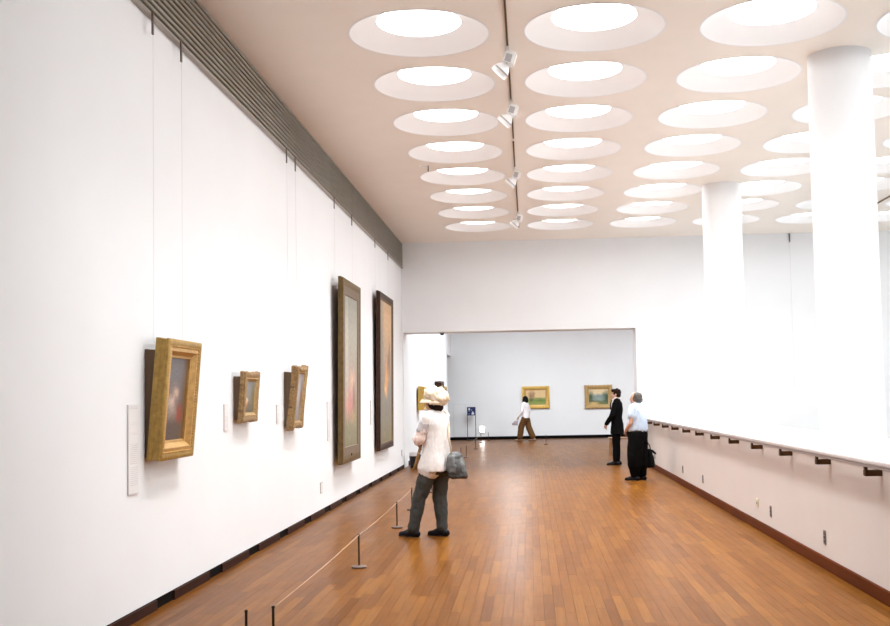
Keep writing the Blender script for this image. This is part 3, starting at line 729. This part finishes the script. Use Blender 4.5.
# ------------------------------------------------------------------ people
# figure frame: x forward, y to the figure's left, z up
def vcap(bm, a, b, ra, rb, n=14, m=5):
    a = Vector(a); b = Vector(b); d = b-a; L = d.length
    if L < 1e-6: d = Vector((0, 0, 1)); L = 0
    q = d.to_track_quat('Z', 'Y'); prof = []
    for k in range(m+1):
        t = -math.pi/2+k*(math.pi/2)/m; prof.append((ra*math.cos(t), ra*math.sin(t)))
    for k in range(m+1):
        t = k*(math.pi/2)/m; prof.append((rb*math.cos(t), L+rb*math.sin(t)))
    top = bm.verts.new(a+q @ Vector((0, 0, prof[0][1]))); end = bm.verts.new(a+q @ Vector((0, 0, prof[-1][1])))
    rings = [[bm.verts.new(a+q @ Vector((r*math.cos(2*math.pi*i/n), r*math.sin(2*math.pi*i/n), z))) for i in range(n)] for r, z in prof[1:-1]]
    for i in range(n):
        bm.faces.new((top, rings[0][(i+1)%n], rings[0][i])); bm.faces.new((end, rings[-1][i], rings[-1][(i+1)%n]))
    for A, B in zip(rings, rings[1:]):
        for i in range(n): bm.faces.new((A[i], A[(i+1)%n], B[(i+1)%n], B[i]))
def vchain(bm, pts):
    for (a, ra), (b, rb) in zip(pts, pts[1:]): vcap(bm, a, b, ra, rb)
def vell(bm, c, r, rot=None):
    M = Matrix.Translation(c) @ (rot.to_4x4() if rot else Matrix.Identity(4)) @ Matrix.Diagonal((r[0], r[1], r[2], 1))
    bmesh.ops.create_uvsphere(bm, u_segments=20, v_segments=12, radius=1, matrix=M)
def vloft(bm, rings, n=28, sq=2.3):
    R = []
    for (x, y, z, rx, ry) in rings:
        P = []
        for i in range(n):
            t = 2*math.pi*i/n; c, s = math.cos(t), math.sin(t)
            P.append(bm.verts.new((x+rx*math.copysign(abs(c)**(2/sq), c), y+ry*math.copysign(abs(s)**(2/sq), s), z)))
        R.append(P)
    for A, B in zip(R, R[1:]):
        for i in range(n): bm.faces.new((A[i], A[(i+1)%n], B[(i+1)%n], B[i]))
    bm.faces.new(R[0][::-1]); bm.faces.new(R[-1])
def remesh(name, bm, m, parent, voxel=.012, it=6, amp=0., freq=(9, 9, 4), seed=0., zmin=None):
    bmesh.ops.recalc_face_normals(bm, faces=bm.faces[:])
    me = bpy.data.meshes.new('tmp'); bm.to_mesh(me); bm.free()
    o = bpy.data.objects.new('tmp', me); C.objects.link(o)
    r = o.modifiers.new('r', 'REMESH'); r.mode = 'VOXEL'; r.voxel_size = voxel
    if it:
        sm = o.modifiers.new('s', 'SMOOTH'); sm.factor = .5; sm.iterations = it
    dg = bpy.context.evaluated_depsgraph_get(); dg.update()
    out = bpy.data.meshes.new_from_object(o.evaluated_get(dg), depsgraph=dg)
    bpy.data.objects.remove(o); bpy.data.meshes.remove(me)
    out.name = name; out.materials.clear(); out.materials.append(m)
    if amp or zmin is not None:
        off = Vector((seed*3.1, seed*1.7, seed))
        nrm = [v.normal.copy() for v in out.vertices]
        for v, nn in zip(out.vertices, nrm):
            if amp:
                p = Vector((v.co.x*freq[0], v.co.y*freq[1], v.co.z*freq[2]))+off
                v.co += nn*(amp*noise.fractal(p, .9, 2.2, 3))
            if zmin is not None and v.co.z < zmin: v.co.z = zmin
    for p in out.polygons: p.use_smooth = True
    return link(name, out, parent)
def hand(bm, w, d, nrm, side, curl=.5, k=1.):
    """w wrist, d direction of the hand, nrm palm normal (fingers curl to it), side towards the thumb"""
    w = Vector(w); d = Vector(d).normalized(); nrm = Vector(nrm); nrm = (nrm-d*nrm.dot(d)).normalized(); s = Vector(side); s = (s-d*s.dot(d)-nrm*s.dot(nrm)).normalized()
    for i in range(4):
        q = s*((1.5-i)*.0195*k)
        vcap(bm, w+d*.012*k+q*.55, w+d*.082*k+q, .0145*k, .0125*k, 8, 3)
        p = w+d*.086*k+q*1.08; ln = (.040, .045, .042, .033)[i]*k; ang = curl*.55; r = .0092*k
        for seg in range(3):
            dd = (d*math.cos(ang)+nrm*math.sin(ang)+s*((1.5-i)*.05)).normalized()
            e = p+dd*ln; vcap(bm, p, e, r, r*.9, 8, 3); p = e; ln *= .72; r *= .9; ang += curl*.85
    a = w+d*.022*k+s*.026*k; b_ = a+(d*.55+s*.62+nrm*.35).normalized()*.042*k; c_ = b_+(d*.85+s*.12+nrm*.45*curl).normalized()*.034*k
    e = c_+(d*.9+nrm*.5*curl).normalized()*.026*k
    vcap(bm, a, b_, .0155*k, .0125*k, 8, 3); vcap(bm, b_, c_, .012*k, .0105*k, 8, 3); vcap(bm, c_, e, .0102*k, .0085*k, 8, 3)
def body(parent, J, skinm, k=1., belly=0.):
    bm = bmesh.new()
    hx, hy, hz = J['head']; px, py, pz = J['pelvis']; cx, cy, cz = J['chest']; nx, ny, nz = J['neck']
    hr = J.get('yaw', 0.); R = Matrix.Rotation(hr, 3, 'Z')
    H = lambda x, y, z: Vector(J['head'])+R @ Vector((x, y, z))
    vell(bm, H(-.012, 0, .02), (.092*k, .074*k, .088*k), R); vell(bm, H(.018, 0, -.035), (.066*k, .060*k, .078*k), R)
    vcap(bm, H(.045, 0, -.085), H(.062, 0, -.088), .026, .020)                       # chin
    vcap(bm, H(.078, 0, .012), H(.099, 0, -.024), .009, .0125)                       # nose
    for s in (-1, 1):
        vell(bm, H(-.008, s*.072, -.008), (.018, .009, .030), R)                     # ears
        vcap(bm, H(.068, s*.018, .030), H(.062, s*.045, .027), .010, .008)           # brows
        vell(bm, H(.060, s*.036, -.028), (.02, .02, .022), R)                        # cheeks
    vcap(bm, H(.080, .014, -.056), H(.080, -.014, -.056), .0075, .0075); vcap(bm, H(.079, .010, -.066), H(.079, -.010, -.066), .007, .007)
    vcap(bm, (nx, ny, nz-.02), H(-.015, 0, -.06), .056*k, .050*k)
    vloft(bm, [(px, py, pz-.12, .06*k, .07*k), (px, py, pz-.06, .105*k, .15*k), (px, py, pz+.02, .11*k, .155*k), (px*.6+cx*.4+belly*.5, py, pz*.6+cz*.4, .095*k+belly*.5, .13*k),
        (cx, cy, cz, .108*k, .15*k), (cx-.005, cy, cz+.09, .095*k, .145*k), (nx-.004, ny, nz-.05, .07*k, .11*k), (nx, ny, nz, .045, .05)])
    for s in 'LR':
        sh, el, wr = J['sh'+s], J['el'+s], J['wr'+s]
        vchain(bm, [((nx, ny, nz-.06), .05*k), (sh, .056*k), (tuple(Vector(sh)*.5+Vector(el)*.5), .046*k), (el, .038*k), (tuple(Vector(el)*.65+Vector(wr)*.35), .039*k), (wr, .027*k)])
        hd = J['hand'+s]; hand(bm, wr, hd[0], hd[1], hd[2], hd[3])
        hp, kn, an = J['hip'+s], J['kn'+s], J['an'+s]
        vchain(bm, [(hp, .084*k), (tuple(Vector(hp)*.5+Vector(kn)*.5), .070*k), (kn, .053*k), (tuple(Vector(kn)*.7+Vector(an)*.3), .053*k), (an, .036*k)])
        a = J.get('foot'+s, 0.); f = Vector((math.cos(a), math.sin(a), 0)); A = Vector((an[0], an[1], 0))
        vcap(bm, A-f*.035+Vector((0, 0, .045)), A+f*.10+Vector((0, 0, .032)), .034, .030); vcap(bm, A+f*.10+Vector((0, 0, .032)), A+f*.16+Vector((0, 0, .028)), .033, .024)
        vcap(bm, an, A-f*.03+Vector((0, 0, .045)), .036, .034)
    o = remesh('body', bm, skinm, parent, .0072, 3)
    for s in (-1, 1):
        bm = bmesh.new(); bmesh.ops.create_uvsphere(bm, u_segments=12, v_segments=8, radius=.0115, matrix=Matrix.Translation(H(.0665, s*.031, .008)))
        obj('eye', bm, M_EYE, parent, smooth=True)
    bm = bmesh.new(); vcap(bm, H(.0845, .017, -.061), H(.0845, -.017, -.061), .0045, .0045); obj('mouth', bm, M_LIP, parent, smooth=True)
    return o
def shoe(parent, an, a, m, heel=.02, up=.075, L=.165):
    f = Vector((math.cos(a), math.sin(a), 0)); A = Vector((an[0], an[1], 0)); Z = Vector((0, 0, 1)); s = Vector((-f.y, f.x, 0))
    bm = bmesh.new()
    vcap(bm, A-f*.052+Z*.036, A+f*.05+Z*.040, .042, .044)
    for q in (-1, 1): vcap(bm, A+f*.05+s*q*.009+Z*.034, A+f*L+s*q*.008+Z*.024, .042, .031)
    vcap(bm, A+f*.0+Z*up, A-f*.035+Z*.04, .046, .042); vcap(bm, A+f*.02+Z*up*.9, A+f*.1+Z*.035, .042, .038)
    rot = Matrix(((f.x, s.x, 0), (f.y, s.y, 0), (0, 0, 1)))
    t = remesh('shoe', bm, m, parent, .008, 3, zmin=.004)
    bm = bmesh.new(); n = 24; lo, hi = [], []
    for i in range(n):
        th = 2*math.pi*i/n; c, q = math.cos(th), math.sin(th)
        P = A+f*((L-.04)/2+.02-.02+c*(L/2+.062))+s*q*(.040+.008*c)
        lo.append(bm.verts.new(P+Z*.0)); hi.append(bm.verts.new(P+Z*.014))
    for i in range(n): bm.faces.new((lo[i], lo[(i+1)%n], hi[(i+1)%n], hi[i]))
    bm.faces.new(lo[::-1]); bm.faces.new(hi); obj('sole', bm, M_SOLE, t)
    return t
M_EYE = mat('eye_dark', (.02, .014, .012, 1), .3)
M_LIP = mat('lip', (.30, .10, .08, 1), .5)
M_SKIN = mat('skin', (.56, .31, .21, 1), .5, var=.06, vscale=14)
M_SKIN2 = mat('skin_pale', (.66, .41, .30, 1), .5, var=.05, vscale=14)
M_SOLE = mat('shoe_sole', (.02, .018, .017, 1), .6)
M_SHOE = mat('shoe_black', (.006, .005, .006, 1), .5, spec=.15)
M_SHOEB = mat('sandal_tan', (.30, .17, .10, 1), .5)
def cloth(name, col, rough=.85): return mat(name, col, rough, var=.06, vscale=30, bump=.15, bscale=220, spec=.06)
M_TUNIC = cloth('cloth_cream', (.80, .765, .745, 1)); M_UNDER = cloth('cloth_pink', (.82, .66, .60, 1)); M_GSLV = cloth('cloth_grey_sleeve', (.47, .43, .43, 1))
M_PANTG = cloth('cloth_grey_green', (.070, .074, .071, 1)); M_HAT = cloth('hat_cream', (.80, .68, .52, 1)); M_HATD = cloth('hat_band', (.66, .54, .40, 1))
M_HAIRD = mat('hair_dark_brown', (.018, .008, .005, 1), .7, spec=.1, var=.3, vscale=60, stretch=(1, 1, .2)); M_HAIRB = mat('hair_black', (.005, .004, .004, 1), .6, spec=.1, var=.3, vscale=60)
M_HAIRG = mat('hair_grey', (.07, .058, .050, 1), .55, var=.35, vscale=50)
M_SUIT = cloth('suit_black', (.005, .0045, .005, 1)); M_TROU = cloth('trousers_black', (.004, .0037, .004, 1)); M_SHIRTW = cloth('shirt_white', (.82, .82, .83, 1))
M_SHIRTB = cloth('shirt_pale_blue', (.56, .66, .80, 1)); M_BELT = mat('belt_black', (.01, .01, .01, 1), .4); M_BLOUSE = cloth('blouse_white', (.80, .77, .79, 1)); M_BROWN = cloth('trousers_brown', (.12, .058, .022, 1))
M_TIE = cloth('tie_dark', (.03, .02, .03, 1))
BAGM = mat('bag_grey', (.050, .051, .050, 1), .6, var=.2, vscale=20); BAGL = mat('bag_grey_light', (.115, .115, .113, 1), .55, var=.15, vscale=20); BAGB = mat('bag_black', (.004, .004, .004, 1), .6, spec=.1); BAGP = mat('bag_mauve', (.38, .32, .35, 1), .7, var=.25, vscale=40)
M_TAN = mat('tan_paper', (.42, .24, .085, 1), .6, var=.15, vscale=20)
def mid(a, b, t): return tuple(Vector(a)*(1-t)+Vector(b)*t)

# ---- visitor in the cream hat
P = empty('person', (-1.19, 12.19, 0), math.radians(149)); tag(P, 'visitor in a cream hat and loose off-white tunic with dark grey trousers, arms folded', 'person')
J = dict(head=(-.125, 0, 1.50), pelvis=(-.15, 0, .88), chest=(-.145, 0, 1.20), neck=(-.14, 0, 1.40), yaw=.12,
    shL=(-.145, .15, 1.34), elL=(-.07, .205, 1.10), wrL=(.055, .07, 1.07), handL=((-.35, -.75, -.35), (-.5, .2, -.8), (.4, -.1, -.6), 1.0),
    shR=(-.14, -.165, 1.345), elR=(-.05, -.225, 1.12), wrR=(.075, -.06, 1.11), handR=((.1, 1, .05), (-1, .1, 0), (0, 0, 1), .35),
    hipL=(-.145, .085, .85), knL=(.015, .105, .455), anL=(.115, .105, .085), hipR=(-.15, -.085, .85), knR=(-.115, -.095, .455), anR=(-.145, -.095, .085))
body(P, J, M_SKIN, .97)
bm = bmesh.new()
vloft(bm, [(-.15, 0, .735, .148, .205), (-.15, 0, .79, .145, .20), (-.15, 0, .95, .132, .182), (-.147, 0, 1.10, .128, .178), (-.147, 0, 1.25, .124, .182), (-.147, 0, 1.345, .105, .175), (-.14, 0, 1.40, .075, .10), (-.138, 0, 1.425, .055, .062)])
for s in 'LR': vchain(bm, [(mid(J['sh'+s], J['neck'], .4), .06), (J['sh'+s], .064), (mid(J['sh'+s], J['el'+s], .38), .064)])
vchain(bm, [((-.14, .08, .95), .11), ((-.110, .085, .78), .137)]); vcap(bm, (-.03, .10, .735), (-.07, .08, .90), .03, .06)
remesh('tunic', bm, M_TUNIC, P, .011, 3, .015, (8, 8, 3.2), 2)
bm = bmesh.new(); vchain(bm, [(mid(J['shL'], J['elL'], .30), .067), (mid(J['shL'], J['elL'], .62), .070)])  # grey cloth round the near upper arm
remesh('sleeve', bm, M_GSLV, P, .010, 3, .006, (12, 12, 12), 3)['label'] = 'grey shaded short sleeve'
for s in 'LR':
    bm = bmesh.new(); vchain(bm, [(mid(J['sh'+s], J['el'+s], .55), .066), (J['el'+s], .066), (mid(J['el'+s], J['wr'+s], .55), .06), (mid(J['el'+s], J['wr'+s], .9), .05)])
    remesh('under_sleeve', bm, M_UNDER, P, .010, 3, .012, (12, 12, 12), 4)
bm = bmesh.new()
vloft(bm, [(-.15, 0, .70, .11, .155), (-.15, 0, .80, .125, .175), (-.15, 0, .95, .115, .165), (-.15, 0, 1.0, .10, .14)])
for s in 'LR':
    hp, kn, an = J['hip'+s], J['kn'+s], J['an'+s]
    vchain(bm, [(hp, .112), (mid(hp, kn, .5), .096), (kn, .080), (mid(kn, an, .5), .074), (mid(kn, an, .93), .067)])
remesh('trousers', bm, M_PANTG, P, .011, 3, .013, (12, 12, 8), 5)
shoe(P, J['anL'], 0., M_SHOE); shoe(P, J['anR'], 0., M_SHOE)
bm = bmesh.new(); vell(bm, (-.145, 0, 1.495), (.092, .084, .098)); vell(bm, (-.18, 0, 1.45), (.055, .07, .06))
remesh('hair', bm, M_HAIRD, P, .009, 3, .006, (30, 30, 8), 1)
bm = bmesh.new(); vell(bm, (-.150, 0, 1.585), (.142, .135, .096), Matrix.Rotation(-.14, 3, 'Y')); vell(bm, (-.195, 0, 1.545), (.112, .125, .088))
hat = remesh('hat', bm, M_HAT, P, .010, 4, .026, (15, 15, 11), 7)
bm = bmesh.new(); n = 40; rr = []
for (ri, dz) in ((.11, .024), (.14, .016), (.175, -.006), (.172, -.013), (.136, .006), (.11, .014)):
    ring = []
    for i in range(n):
        t = 2*math.pi*i/n; c, s = math.cos(t), math.sin(t)
        fx = 1+.18*max(0, c) if c > 0 else 1-.10*abs(c)
        q = ri if c > -.2 else min(ri, .15)
        ring.append(bm.verts.new((-.150+q*c*fx, q*s*.92, 1.528+dz+.020*c-.030*max(0, c)*(ri-.11)/.06-.016*abs(s))))
    rr.append(ring)
for a in range(len(rr)):
    A, B = rr[a], rr[(a+1) % len(rr)]
    for i in range(n): bm.faces.new((A[i], A[(i+1)%n], B[(i+1)%n], B[i]))
obj('brim', bm, M_HAT, hat, smooth=True)
# handbag on her hip and what she holds
B = empty('handbag', (-1.19, 12.19, 0), math.radians(149)); tag(B, 'slouchy dark grey shoulder bag hanging at the hip of the hatted visitor', 'handbag')
BX, BY = -.382, -.07
bm = bmesh.new(); vloft(bm, [(BX, BY, .655, .085, .10), (BX, BY, .68, .10, .115), (BX+.01, BY, .80, .085, .11), (BX+.02, BY, .90, .055, .09), (BX+.025, BY, .93, .035, .075)], sq=3)
bag = remesh('bag_body', bm, BAGM, B, .010, 3, .02, (11, 11, 9), 4)
bm = bmesh.new(); vloft(bm, [(BX+.0, BY+.03, .72, .075, .10), (BX+.005, BY+.028, .80, .08, .105), (BX+.02, BY+.02, .90, .055, .09), (BX+.025, BY+.01, .945, .035, .07)], sq=3)
remesh('flap', bm, BAGL, B, .010, 3, .016, (14, 14, 7), 9)
bm = bmesh.new(); path_tube(bm, [(BX+.03, BY+.06, .92), (BX+.08, -.03, 1.10), (-.265, -.075, 1.25), (-.215, -.11, 1.37), (-.14, -.12, 1.435), (-.06, -.10, 1.36), (-.02, -.05, 1.22)], .011, 8)
obj('strap', bm, mat('strap_tan', (.60, .48, .36, 1), .7), B, smooth=True)
B = empty('leaflet_roll', (-1.19, 12.19, 0), math.radians(149)); tag(B, 'tan rolled paper pointing down from the folded hands of the hatted visitor', 'paper roll')
bm = bmesh.new(); tube(bm, (-.01, .075, 1.085), (.085, .10, .755), .0165, .019, n=14, caps=True); obj('roll', bm, M_TAN, B, smooth=True)
bm = bmesh.new(); tube(bm, (.03, .0855, .945), (.033, .0863, .935), .0205, n=14); obj('band', bm, M_HATD, B)

# ---- visitor in the black suit
P = empty('person', (1.895, 24.05, 0), math.radians(172)); tag(P, 'visitor in a black suit with white collar, standing in profile, hands together in front', 'person')
J = dict(head=(-.005, 0, 1.565), pelvis=(-.01, 0, .90), chest=(-.03, 0, 1.25), neck=(-.03, 0, 1.45), yaw=-.05,
    shL=(-.03, .175, 1.40), elL=(.07, .225, 1.10), wrL=(.215, .085, .90), handL=((.35, -.55, -.75), (-.5, -.5, .1), (.7, .1, .3), .7),
    shR=(-.03, -.175, 1.40), elR=(.07, -.225, 1.10), wrR=(.215, -.085, .90), handR=((.3, .6, -.72), (-.5, .5, .1), (.7, -.1, .3), .7),
    hipL=(-.01, .08, .88), knL=(.02, .085, .48), anL=(.03, .085, .085), hipR=(-.01, -.08, .88), knR=(.0, -.085, .48), anR=(-.005, -.085, .085))
body(P, J, M_SKIN2, .98)
bm = bmesh.new()
vloft(bm, [(-.02, 0, .675, .150, .195), (-.02, 0, .74, .150, .195), (-.02, 0, .90, .135, .185), (-.015, 0, 1.04, .118, .165), (-.025, 0, 1.22, .13, .185), (-.03, 0, 1.36, .112, .185), (-.035, 0, 1.43, .07, .10), (-.04, 0, 1.455, .058, .062)])
for s in 'LR': vchain(bm, [(mid(J['sh'+s], J['neck'], .35), .06), (J['sh'+s], .072), (J['el'+s], .060), (mid(J['el'+s], J['wr'+s], .93), .046)])
remesh('jacket', bm, M_SUIT, P, .011, 4, .006, (9, 9, 5), 3)
bm = bmesh.new(); vloft(bm, [(.066, 0, 1.20, .04, .012), (.068, 0, 1.30, .04, .035), (.04, 0, 1.40, .045, .055), (.0, 0, 1.46, .05, .052), (-.012, 0, 1.495, .058, .056)])
remesh('shirt_front', bm, M_SHIRTW, P, .008, 2)
bm = bmesh.new(); vchain(bm, [((.088, 0, 1.42), .016), ((.112, 0, 1.32), .020), ((.112, 0, 1.24), .022)]); remesh('tie', bm, M_TIE, P, .007, 2)
bm = bmesh.new(); vloft(bm, [(-.01, 0, .74, .105, .15), (-.01, 0, .85, .118, .16), (-.01, 0, 1.0, .105, .15)])
for s in 'LR':
    hp, kn, an = J['hip'+s], J['kn'+s], J['an'+s]
    vchain(bm, [(hp, .098), (mid(hp, kn, .5), .088), (kn, .074), (mid(kn, an, .5), .068), (mid(kn, an, .93), .060)])
remesh('trousers', bm, M_TROU, P, .011, 3, .006, (9, 9, 5), 1)
shoe(P, J['anL'], 0., M_SHOE); shoe(P, J['anR'], 0., M_SHOE)
bm = bmesh.new(); vell(bm, (-.028, 0, 1.600), (.100, .086, .088)); vell(bm, (-.06, 0, 1.555), (.062, .082, .075)); vell(bm, (.052, 0, 1.645), (.045, .06, .032))
remesh('hair', bm, M_HAIRD, P, .008, 2, .010, (26, 26, 16), 3)

# ---- elderly visitor in the pale shirt
P = empty('person', (1.93, 19.68, 0), math.radians(150)); tag(P, 'grey-haired visitor in a pale blue short-sleeved shirt and wide black trousers', 'person')
J = dict(head=(.03, 0, 1.475), pelvis=(-.01, 0, .84), chest=(-.02, 0, 1.16), neck=(-.01, 0, 1.36), yaw=.0,
    shL=(-.015, .185, 1.305), elL=(.02, .245, 1.03), wrL=(.15, .17, .90), handL=((.15, -.8, -.3), (-.6, 0, -.6), (.8, 0, .4), .7),
    shR=(-.015, -.185, 1.305), elR=(-.04, -.215, 1.03), wrR=(-.06, -.21, .80), handR=((-.02, .05, -1), (.1, 1, 0), (1, 0, 0), 1.2),
    hipL=(-.01, .085, .82), knL=(.03, .10, .45), anL=(.03, .095, .085), hipR=(-.01, -.085, .82), knR=(.0, -.10, .45), anR=(-.02, -.095, .085))
body(P, J, M_SKIN, 1.0, .03)
bm = bmesh.new()
vloft(bm, [(.0, 0, .875, .165, .20), (.005, 0, .92, .185, .215), (.005, 0, 1.02, .18, .215), (-.01, 0, 1.18, .165, .215), (-.02, 0, 1.28, .13, .195), (-.02, 0, 1.34, .085, .12), (-.012, 0, 1.375, .06, .064)])
for s in 'LR': vchain(bm, [(mid(J['sh'+s], J['neck'], .35), .065), (J['sh'+s], .078), (mid(J['sh'+s], J['el'+s], .52), .078)])
remesh('shirt', bm, M_SHIRTB, P, .011, 4, .014, (9, 9, 5), 6)
bm = bmesh.new(); vloft(bm, [(-.012, 0, 1.355, .066, .07), (-.006, 0, 1.40, .062, .066)]); remesh('collar', bm, M_SHIRTB, P, .008, 2)
bm = bmesh.new(); vloft(bm, [(.0, 0, .70, .16, .205), (.0, 0, .80, .168, .21), (.0, 0, .885, .160, .20)])
for s in 'LR':
    hp, kn, an = J['hip'+s], J['kn'+s], J['an'+s]
    vchain(bm, [(hp, .14), (mid(hp, kn, .5), .142), (kn, .138), (mid(kn, an, .45), .128), (mid(kn, an, .62), .10), (mid(kn, an, .92), .082)])
remesh('trousers', bm, M_TROU, P, .011, 3, .012, (9, 9, 5), 2)
bm = bmesh.new(); vloft(bm, [(.0, 0, .872, .170, .207), (.0, 0, .905, .172, .209)]); remesh('belt', bm, M_BELT, P, .008, 1)
shoe(P, J['anL'], 0., M_SHOE); shoe(P, J['anR'], 0., M_SHOE)
bm = bmesh.new(); vell(bm, (-.018, 0, 1.505), (.088, .088, .084)); vell(bm, (-.045, 0, 1.45), (.066, .084, .068)); vell(bm, (.015, .062, 1.47), (.04, .022, .05)); vell(bm, (.015, -.062, 1.47), (.04, .022, .05))
remesh('hair', bm, M_HAIRG, P, .008, 2, .008, (30, 30, 16), 5)
B = empty('shoulder_bag', (1.837, 19.67, 0), math.radians(150)); tag(B, 'black soft bag held low behind the visitor in the pale blue shirt', 'bag')
bm = bmesh.new(); vloft(bm, [(-.17, -.30, .215, .10, .05), (-.17, -.30, .24, .115, .06), (-.165, -.30, .42, .105, .055), (-.155, -.29, .55, .07, .045)], sq=3.2)
remesh('bag_body', bm, BAGB, B, .010, 3, .012, (10, 10, 8), 2)
bm = bmesh.new(); path_tube(bm, [(-.215, -.30, .53), (-.20, -.29, .62), (-.16, -.272, .685), (-.137, -.262, .712), (-.11, -.27, .69), (-.10, -.29, .62), (-.105, -.30, .53)], .010, 8); obj('handle', bm, BAGB, B, smooth=True)
bm = bmesh.new(); vcap(bm, (-.24, -.30, .52), (-.30, -.31, .47), .022, .018); obj('strap_end', bm, BAGB, B, smooth=True)

# ---- distant visitor walking
P = empty('person', (-.17, 37.72, 0), math.radians(158)); tag(P, 'distant visitor with black bobbed hair, white blouse and wide brown trousers, walking', 'person')
J = dict(head=(.015, 0, 1.455), pelvis=(0, 0, .84), chest=(.0, 0, 1.15), neck=(.0, 0, 1.34), yaw=.35,
    shL=(.0, .16, 1.28), elL=(.05, .21, 1.03), wrL=(.19, .20, .84), handL=((.5, -.05, -.8), (-.7, 0, -.5), (.2, -1, 0), 1.0),
    shR=(.0, -.16, 1.28), elR=(-.06, -.21, 1.03), wrR=(.03, -.2, .82), handR=((.2, .1, -1), (.5, 1, 0), (1, 0, 0), .5),
    hipL=(.0, .08, .82), knL=(.14, .085, .47), anL=(.20, .085, .085), hipR=(.0, -.08, .82), knR=(-.08, -.085, .46), anR=(-.25, -.085, .10), footR=0.)
body(P, J, M_SKIN2, .94)
bm = bmesh.new()
vloft(bm, [(-.01, 0, .80, .135, .18), (-.01, 0, .90, .132, .175), (.0, 0, 1.05, .118, .165), (.0, 0, 1.2, .118, .17), (.0, 0, 1.29, .095, .16), (.0, 0, 1.335, .06, .08), (.0, 0, 1.36, .052, .056)])
for s in 'LR': vchain(bm, [(mid(J['sh'+s], J['neck'], .35), .055), (J['sh'+s], .066), (J['el'+s], .058), (mid(J['el'+s], J['wr'+s], .85), .05)])
remesh('blouse', bm, M_BLOUSE, P, .011, 4, .010, (9, 9, 5), 8)
bm = bmesh.new(); vloft(bm, [(0, 0, .70, .12, .155), (0, 0, .80, .125, .165), (0, 0, .9, .11, .15)])
for s in 'LR':
    hp, kn, an = J['hip'+s], J['kn'+s], J['an'+s]
    vchain(bm, [(hp, .105), (mid(hp, kn, .5), .108), (kn, .108), (mid(kn, an, .5), .104), (mid(kn, an, .85), .098)])
remesh('trousers', bm, M_BROWN, P, .011, 3, .010, (9, 9, 5), 3)
shoe(P, J['anL'], 0., M_SHOEB, up=.05); shoe(P, J['anR'], 0., M_SHOEB, up=.05)
bm = bmesh.new(); vell(bm, (-.005, 0, 1.475), (.098, .090, .092)); vell(bm, (-.03, 0, 1.40), (.082, .092, .085)); vell(bm, (.03, .07, 1.40), (.05, .03, .08)); vell(bm, (.02, -.07, 1.40), (.05, .03, .08))
remesh('hair', bm, M_HAIRB, P, .009, 3, .005, (26, 26, 8), 3)
B = empty('hand_bag', (-.17, 37.72, 0), math.radians(158)); tag(B, 'small mauve-grey bag held forward in the hand of the distant walking visitor', 'bag')
bm = bmesh.new(); vloft(bm, [(.32, .20, .555, .10, .05), (.31, .20, .62, .11, .055), (.28, .20, .70, .07, .045)], sq=2.6); remesh('bag_body', bm, BAGP, B, .010, 3, .015, (14, 14, 14), 1)
bm = bmesh.new(); path_tube(bm, [(.22, .20, .69), (.225, .196, .745), (.245, .194, .762), (.27, .196, .745), (.30, .20, .69)], .008, 8); obj('handle', bm, BAGP, B, smooth=True)
